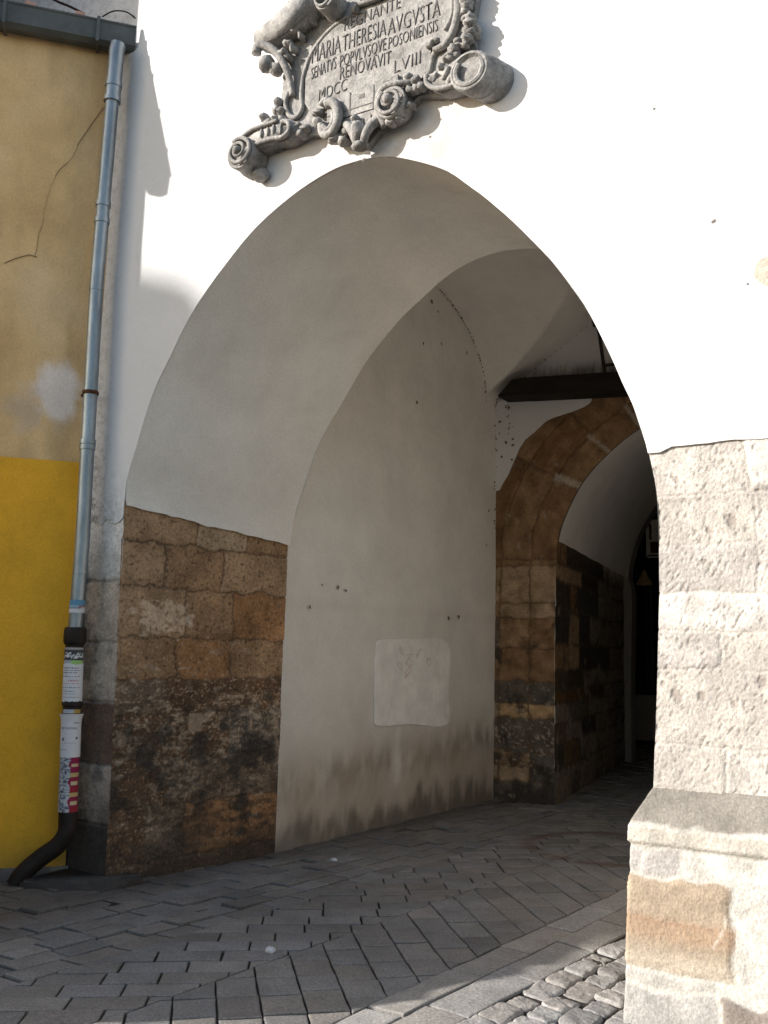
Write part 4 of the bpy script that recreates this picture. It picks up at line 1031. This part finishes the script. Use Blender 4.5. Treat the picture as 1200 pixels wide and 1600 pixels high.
def sett(poly, base, gap=.0035, cham=.005, hj=.0022, tilt=.007, rough=0, wob=.004):
    if COB: return cobble(poly, base)
    if len(poly) < 3: return
    A = sum(poly[i][0]*poly[(i+1) % len(poly)][1]-poly[(i+1) % len(poly)][0]*poly[i][1] for i in range(len(poly)))/2
    if abs(A) < .0003: return
    cx = sum(p[0] for p in poly)/len(poly); cy = sum(p[1] for p in poly)/len(poly)
    def shrink(d):
        out = []
        for p in poly:
            l = math.hypot(p[0]-cx, p[1]-cy); k = max(.1, 1-1.3*d/l)
            out.append((cx+(p[0]-cx)*k+rp_.uniform(-wob, wob)*.5, cy+(p[1]-cy)*k+rp_.uniform(-wob, wob)*.5))
        return out
    h = rp_.gauss(0, hj); tx = rp_.gauss(0, tilt); ty = rp_.gauss(0, tilt)
    f = 1+.09*rp_.gauss(0, 1); w = rp_.uniform(-.008, .018)
    col = (base[0]*f+w*.5, base[1]*f, base[2]*f-w*.5)
    # subdivide the outline so that edges can be worn
    def dens(q):
        o = []
        for i in range(len(q)):
            a, b = q[i], q[(i+1) % len(q)]; n = max(1, int(math.hypot(b[0]-a[0], b[1]-a[1])/.07))
            o += [(a[0]+(b[0]-a[0])*k/n, a[1]+(b[1]-a[1])*k/n) for k in range(n)]
        return o
    P = shrink(0)
    q = dens(P)
    rings = []
    cx2 = sum(p[0] for p in q)/len(q); cy2 = sum(p[1] for p in q)/len(q)
    for g, dz in ((gap, -.035), (gap+cham*.25, -cham*.9), (gap+cham, -cham*.2), (gap+cham*2.6, 0)):
        r = []
        for p in q:
            l = max(1e-6, math.hypot(p[0]-cx2, p[1]-cy2)); k = max(.62, 1-1.25*g/l)
            x = cx2+(p[0]-cx2)*k; y = cy2+(p[1]-cy2)*k
            e = nz(x, y, 5, 9, 3)
            r.append((x+.004*e, y+.004*nz(x, y, 11, 9, 3), gz(x, y)+h+tx*(x-cx)+ty*(y-cy)+dz+(rough+.003)*nz(x, y, 2, 14, 3)))
        rings.append(r)
    n = len(q); b0 = len(SV)
    for r in rings: SV.extend(r)
    SC.extend([tuple(.45*c for c in col)]*n); SC.extend([tuple(.8*c for c in col)]*n); SC.extend([col]*(2*n))
    for k in range(3):
        for i in range(n): SF.append((b0+k*n+i, b0+k*n+(i+1) % n, b0+(k+1)*n+(i+1) % n, b0+(k+1)*n+i))
    # inner ring and centre for a slightly uneven top
    SV.append((cx2, cy2, gz(cx2, cy2)+h+tx*(cx2-cx)+ty*(cy2-cy)+(rough+.003)*nz(cx2, cy2, 2, 14, 3)+.002)); SC.append(col); ci = len(SV)-1
    for i in range(n): SF.append((b0+3*n+i, b0+3*n+(i+1) % n, ci))
def ux(x, y): return x-SK*(y-4.8)                                    # distance across the road
def skew(u, y): return (u+SK*(y-4.8), y)
road = (.182, .174, .168); bord = (.275, .262, .248); cob = (.30, .284, .27)
YA, YZ = 1.6, 18.6
# chevron field between u=-3.72 and u=-2.27; halves meet at u=-3.10
def field(u0, u1, ang, L, W, base, y0=YA, y1=YZ):
    ca, sa = math.cos(ang), math.sin(ang)
    ci, cj = (u0+u1)/2, (y0+y1)/2
    R = int(12/W)
    for j in range(-R, R):
        t = j*W; off = rp_.uniform(0, L); i = -12
        s = -12+off
        while s < 12:
            l = L*rp_.uniform(.85, 1.18)
            q = [(s, t), (s+l, t), (s+l, t+W), (s, t+W)]
            q = [(-3.1+ca*a-sa*b, 4.4+sa*a+ca*b) for a, b in q]
            s += l
            if max(p[0] for p in q) < u0 or min(p[0] for p in q) > u1 or max(p[1] for p in q) < y0 or min(p[1] for p in q) > y1: continue
            q = clip(q, 1, 0, -u0); q = clip(q, -1, 0, u1) if len(q) > 2 else q
            if len(q) < 3: continue
            q = clip(q, 0, 1, -y0); q = clip(q, 0, -1, y1) if len(q) > 2 else q
            if len(q) < 3: continue
            sett([skew(*p) for p in q], base)
field(-3.73, -3.05, math.radians(39), .30, .172, road)
field(-3.05, -2.27, math.radians(-45), .27, .188, road)
def rows(edges, L, base, y0=YA, y1=YZ, **k):
    for a, b in zip(edges, edges[1:]):
        y = y0-rp_.uniform(0, L)
        while y < y1:
            l = L*rp_.uniform(.75, 1.25)
            sett([skew(a, y), skew(b, y), skew(b, y+l), skew(a, y+l)], base, **k); y += l
rows([-2.27, -2.085], .62, bord, gap=.0035); rows([-2.085, -1.87], .55, bord, gap=.004)
# path beside the left wall
rows([-6.3, -6.08, -5.9, -5.68, -5.46, -5.27, -5.06, -4.87, -4.70, -4.52, -4.36, -4.19, -4.04, -3.88, -3.72], .27, road, gap=.006, hj=.005, tilt=.014)
# rough cobbles by the right pier
COB = True
rows([-1.87, -1.735, -1.60, -1.455, -1.32, -1.18, -1.04, -.9, -.75, -.6, -.45, -.3, -.15, 0, .15, .3], .20, cob, y0=1.6, y1=14.5, gap=.009, cham=.010, hj=.007, tilt=.03, rough=.012, wob=.014)
me = bpy.data.meshes.new('paving_stones'); me.from_pydata(SV, [], SF)
a = me.color_attributes.new('tint', 'FLOAT_COLOR', 'POINT'); flat = []
def ring(x, y): return math.hypot(x+2.55, (y-8.15))
for p, c in zip(SV, SC):
    n = nz(p[0], p[1], 3, 2.2, 4)
    k = 1+.25*n
    c = (c[0]*k, c[1]*k, c[2]*k)
    d_ = abs(ring(p[0], p[1])-.66)
    c = mix(c, (.10, .06, .045), sstep(.07, .03, d_)*.75*(p[0] > -3.4))   # rusty ring stain
    wl = p[0]+4.9 if p[1] < 6 else p[0]-(-4.66+(p[1]-6.29)*.068)
    c = mix(c, (.10, .085, .07), sstep(.55, .0, wl+.25*n)*.7)       # darker towards the left wall
    flat += [max(.01, c[0]), max(.01, c[1]), max(.01, c[2]), 1]
a.data.foreach_set('color', flat)
tag(link('paving_stones', me, M_sett_t), kind='structure')
me = bpy.data.meshes.new('cobbles'); me.from_pydata(CV, [], CF)
a = me.color_attributes.new('tint', 'FLOAT_COLOR', 'POINT'); flat = []
for c in CC: flat += [max(.01, c[0]), max(.01, c[1]), max(.01, c[2]), 1]
a.data.foreach_set('color', flat)
tag(link('cobbles', me, M_sett_t, None, True), kind='structure')
# low stone kerb at the foot of the gate corner
kb = bmesh.new()
prism(kb, [(-5.35, 4.42), (-5.05, 4.56), (-4.86, 4.74), (-4.80, 5.0), (-4.96, 5.0), (-5.35, 4.8)], -.1, .06, 'z')
bmesh.ops.bevel(kb, geom=kb.edges[:], offset=.02, segments=2, affect='EDGES')
for v in kb.verts: v.co += Vector((.02*nz(v.co.x, v.co.y, v.co.z, 6), .02*nz(v.co.y, v.co.x, v.co.z, 6), .02*nz(v.co.x, v.co.y, 3, 5)))
kk = bobj('corner_kerb', kb, mat('worn_kerb_stone', (.06, .053, .047), .9, var=.3, vscale=10, bump=.6, bscale=40), tower, True)

# pebbles on the road
for (x, y, r, lab) in ((-3.19, 4.30, .030, 'white pebble lying on the road setts in front of the arch'), (-4.12, 6.32, .026, 'pale pebble on the path beside the grimy passage wall')):
    bm = bmesh.new(); blob(bm, (x, y, r*.55), (r, r*.85, r*.62), 3, .5, x)
    tag(bobj('pebble', bm, M_pebble, None, True), lab, 'pebble', 'pebbles')

# ================================================================ REAR HALL FITTINGS
d_ = tag(empty('rear_door', (-4.2, 18.6, 0)), 'dark glazed double door at the far end of the passage', 'door')
bm = bmesh.new()
for x in (-5.9, -5.0, -4.1, -3.2): box(bm, x-.06, x+.06, 18.60, 18.70, .87, 4.3)
for z in (.93, 2.0, 3.2, 4.24): box(bm, -5.835, -3.265, 18.615, 18.69, z-.055, z+.055)
bobj('door_frame', bm, M_door, d_)
bm = bmesh.new(); box(bm, -5.84, -3.26, 18.66, 18.68, .9, 4.2); bobj('door_glass', bm, M_glassd, d_)
sg_ = tag(empty('hanging_sign', (-4.35, 16.9, 3.6)), 'pale framed sign board hanging in the dark beyond the inner arch', 'sign')
bm = bmesh.new(); box(bm, -4.56, -4.0, 16.9, 16.94, 3.34, 4.02); bobj('board', bm, M_sign, sg_)
bm = bmesh.new(); box(bm, -4.48, -4.1, 16.885, 16.897, 3.42, 3.62); box(bm, -4.50, -4.46, 16.885, 16.897, 3.66, 3.94); bobj('board_panel', bm, M_signb, sg_)
bm = bmesh.new(); box(bm, -4.7, -3.7, 16.9, 16.93, 4.08, 4.12); box(bm, -4.5, -4.48, 16.9, 16.93, 4.02, 4.08); box(bm, -4.1, -4.08, 16.9, 16.93, 4.02, 4.08); bobj('hanging_rail', bm, M_iron, sg_)
lp = tag(empty('wall_lantern', (-4.36, 16.0, 2.78)), 'small brass bell shaped lantern beyond the inner arch', 'lantern')
bm = bmesh.new(); lathe(bm, [(.13, 0), (.14, .02), (.10, .09), (.055, .17), (.035, .24), (.02, .26)], Matrix.Translation((-4.36, 16.0, 2.78)), 18)
smooth_angle(bobj('shade', bm, M_brass, lp))
bm = bmesh.new(); tube(bm, [(-4.36, 16.0, 3.02), (-4.36, 16.0, 3.2), (-4.28, 16.0, 3.28), (-3.9, 16.0, 3.29)], .012, 8); bobj('bracket', bm, M_iron, lp)

# ================================================================ UNSEEN BLOCKS ADDED TO CAST THE STREET'S SHADE
SD = Vector((1.12, 1.0, -.62))                                      # direction the sunlight travels
def caster(poly, t, depth):
    """silhouette given on the facade plane, stood t back along the sunlight, as a solid block"""
    pts = [(x-SD.x*t, z-SD.z*t) for x, z in poly]
    y = D-t; bm = bmesh.new()
    off = Vector((-SD.x, -1, 0)).normalized()*depth
    a = [bm.verts.new((x, y, z)) for x, z in pts]; b = [bm.verts.new(Vector((x, y, z))+off) for x, z in pts]
    bm.faces.new(a); bm.faces.new(b[::-1]); n = len(a)
    for i in range(n): bm.faces.new((a[i], b[i], b[(i+1) % n], a[(i+1) % n]))
    return bm, y, off
nh = tag(empty('near_shade_block', (-7, 1.8, 0)), 'unseen low block left of the viewer, shaped to cast the ground shadow', 'house')  # added shade caster, outline projected back from the ground shadow
bm, y, off = caster([(-1.46, -2.9), (-1.44, -.98), (-1.40, -.85), (-1.36, -.74), (-1.33, -.62), (-1.37, -.53), (-1.45, -.43), (-1.44, -.40), (-1.60, -.33), (-1.77, -.20), (-1.85, -.11), (-1.99, 0), (-2.15, .08), (-2.2, .15), (-2.48, .31), (-2.81, .51), (-3.14, .71), (-4.3, 1.5), (-6.2, .2), (-6.2, -2.9)], 3, 5)
bobj('house_body', bm, M_render, nh)
bm = bmesh.new()
for i in range(3): box(bm, -8.9+1.5*i, -8.2+1.5*i, 1.79, 1.84, .8, 1.7)
islands('block_window', bm, M_glass, nh)  # panes on the added near block
nt_ = tag(empty('far_shade_block', (-36, -23.2, 0)), 'unseen tall block far behind the viewer, shaped to cast the soft facade shadow', 'shade block')  # added distant caster, set far back for a soft shadow edge
bm, y, off = caster([(-2.3, -18), (-2.45, -.3), (-2.78, .6), (-3.5, 2.1), (-4.28, 3.94), (-4.45, 4.15), (-5.0, 4.36), (-6.2, 4.45), (-7.6, 3), (-8.5, .5), (-8.5, -18)], 27, 5)
bobj('far_block_body', bm, M_render, nt_)
bm = bmesh.new()
for i in range(2): box(bm, -36.5+2*i, -35.6+2*i, -22.24, -22.15, 12, 14)
islands('block_window', bm, M_glass, nt_)

# ================================================================ LIGHT, SKY, CAMERA
w = bpy.data.worlds.new('World'); bpy.context.scene.world = w; w.use_nodes = True
nt = w.node_tree; bg = nt.nodes['Background']
sky = nt.nodes.new('ShaderNodeTexSky'); sky.sky_type = 'NISHITA'; sky.sun_disc = False
el = math.atan2(-SD.z, math.hypot(SD.x, SD.y)); az = math.atan2(-SD.x, -SD.y)
sky.sun_elevation = el; sky.sun_rotation = az
sky.altitude = 150; sky.air_density = 1.2; sky.dust_density = 1.5
nt.links.new(sky.outputs[0], bg.inputs[0]); bg.inputs[1].default_value = .115
su = bpy.data.lights.new('sun', 'SUN'); su.energy = 4.6; su.angle = math.radians(.4); su.color = (1, .95, .87)
so = bpy.data.objects.new('sun', su); C.objects.link(so); so.rotation_euler = (-SD).to_track_quat('Z', 'Y').to_euler()
so.location = (-10, -10, 12)
cam = bpy.data.cameras.new('camera'); co = bpy.data.objects.new('camera', cam); C.objects.link(co)
cam.sensor_width = 36; cam.lens = 1480/1600*36; cam.clip_end = 500; cam.clip_start = .05
yaw, pit, rol = math.radians(30.7), math.radians(8.2), math.radians(1.4)
f = Vector((-math.sin(yaw)*math.cos(pit), math.cos(yaw)*math.cos(pit), math.sin(pit))); r = Vector((math.cos(yaw), math.sin(yaw), 0)); u = r.cross(f)
r2 = r*math.cos(rol)+u*math.sin(rol); u2 = -r*math.sin(rol)+u*math.cos(rol)
Mx = Matrix((r2, u2, -f)).transposed().to_4x4(); Mx.translation = (0, 0, 1.62); co.matrix_world = Mx
S = bpy.context.scene; S.camera = co
S.view_settings.view_transform = 'Standard'; S.view_settings.look = 'None'; S.view_settings.gamma = 1; S.view_settings.exposure = 0.9
S.cycles.max_bounces = 14; S.cycles.diffuse_bounces = 10; S.cycles.use_denoising = True
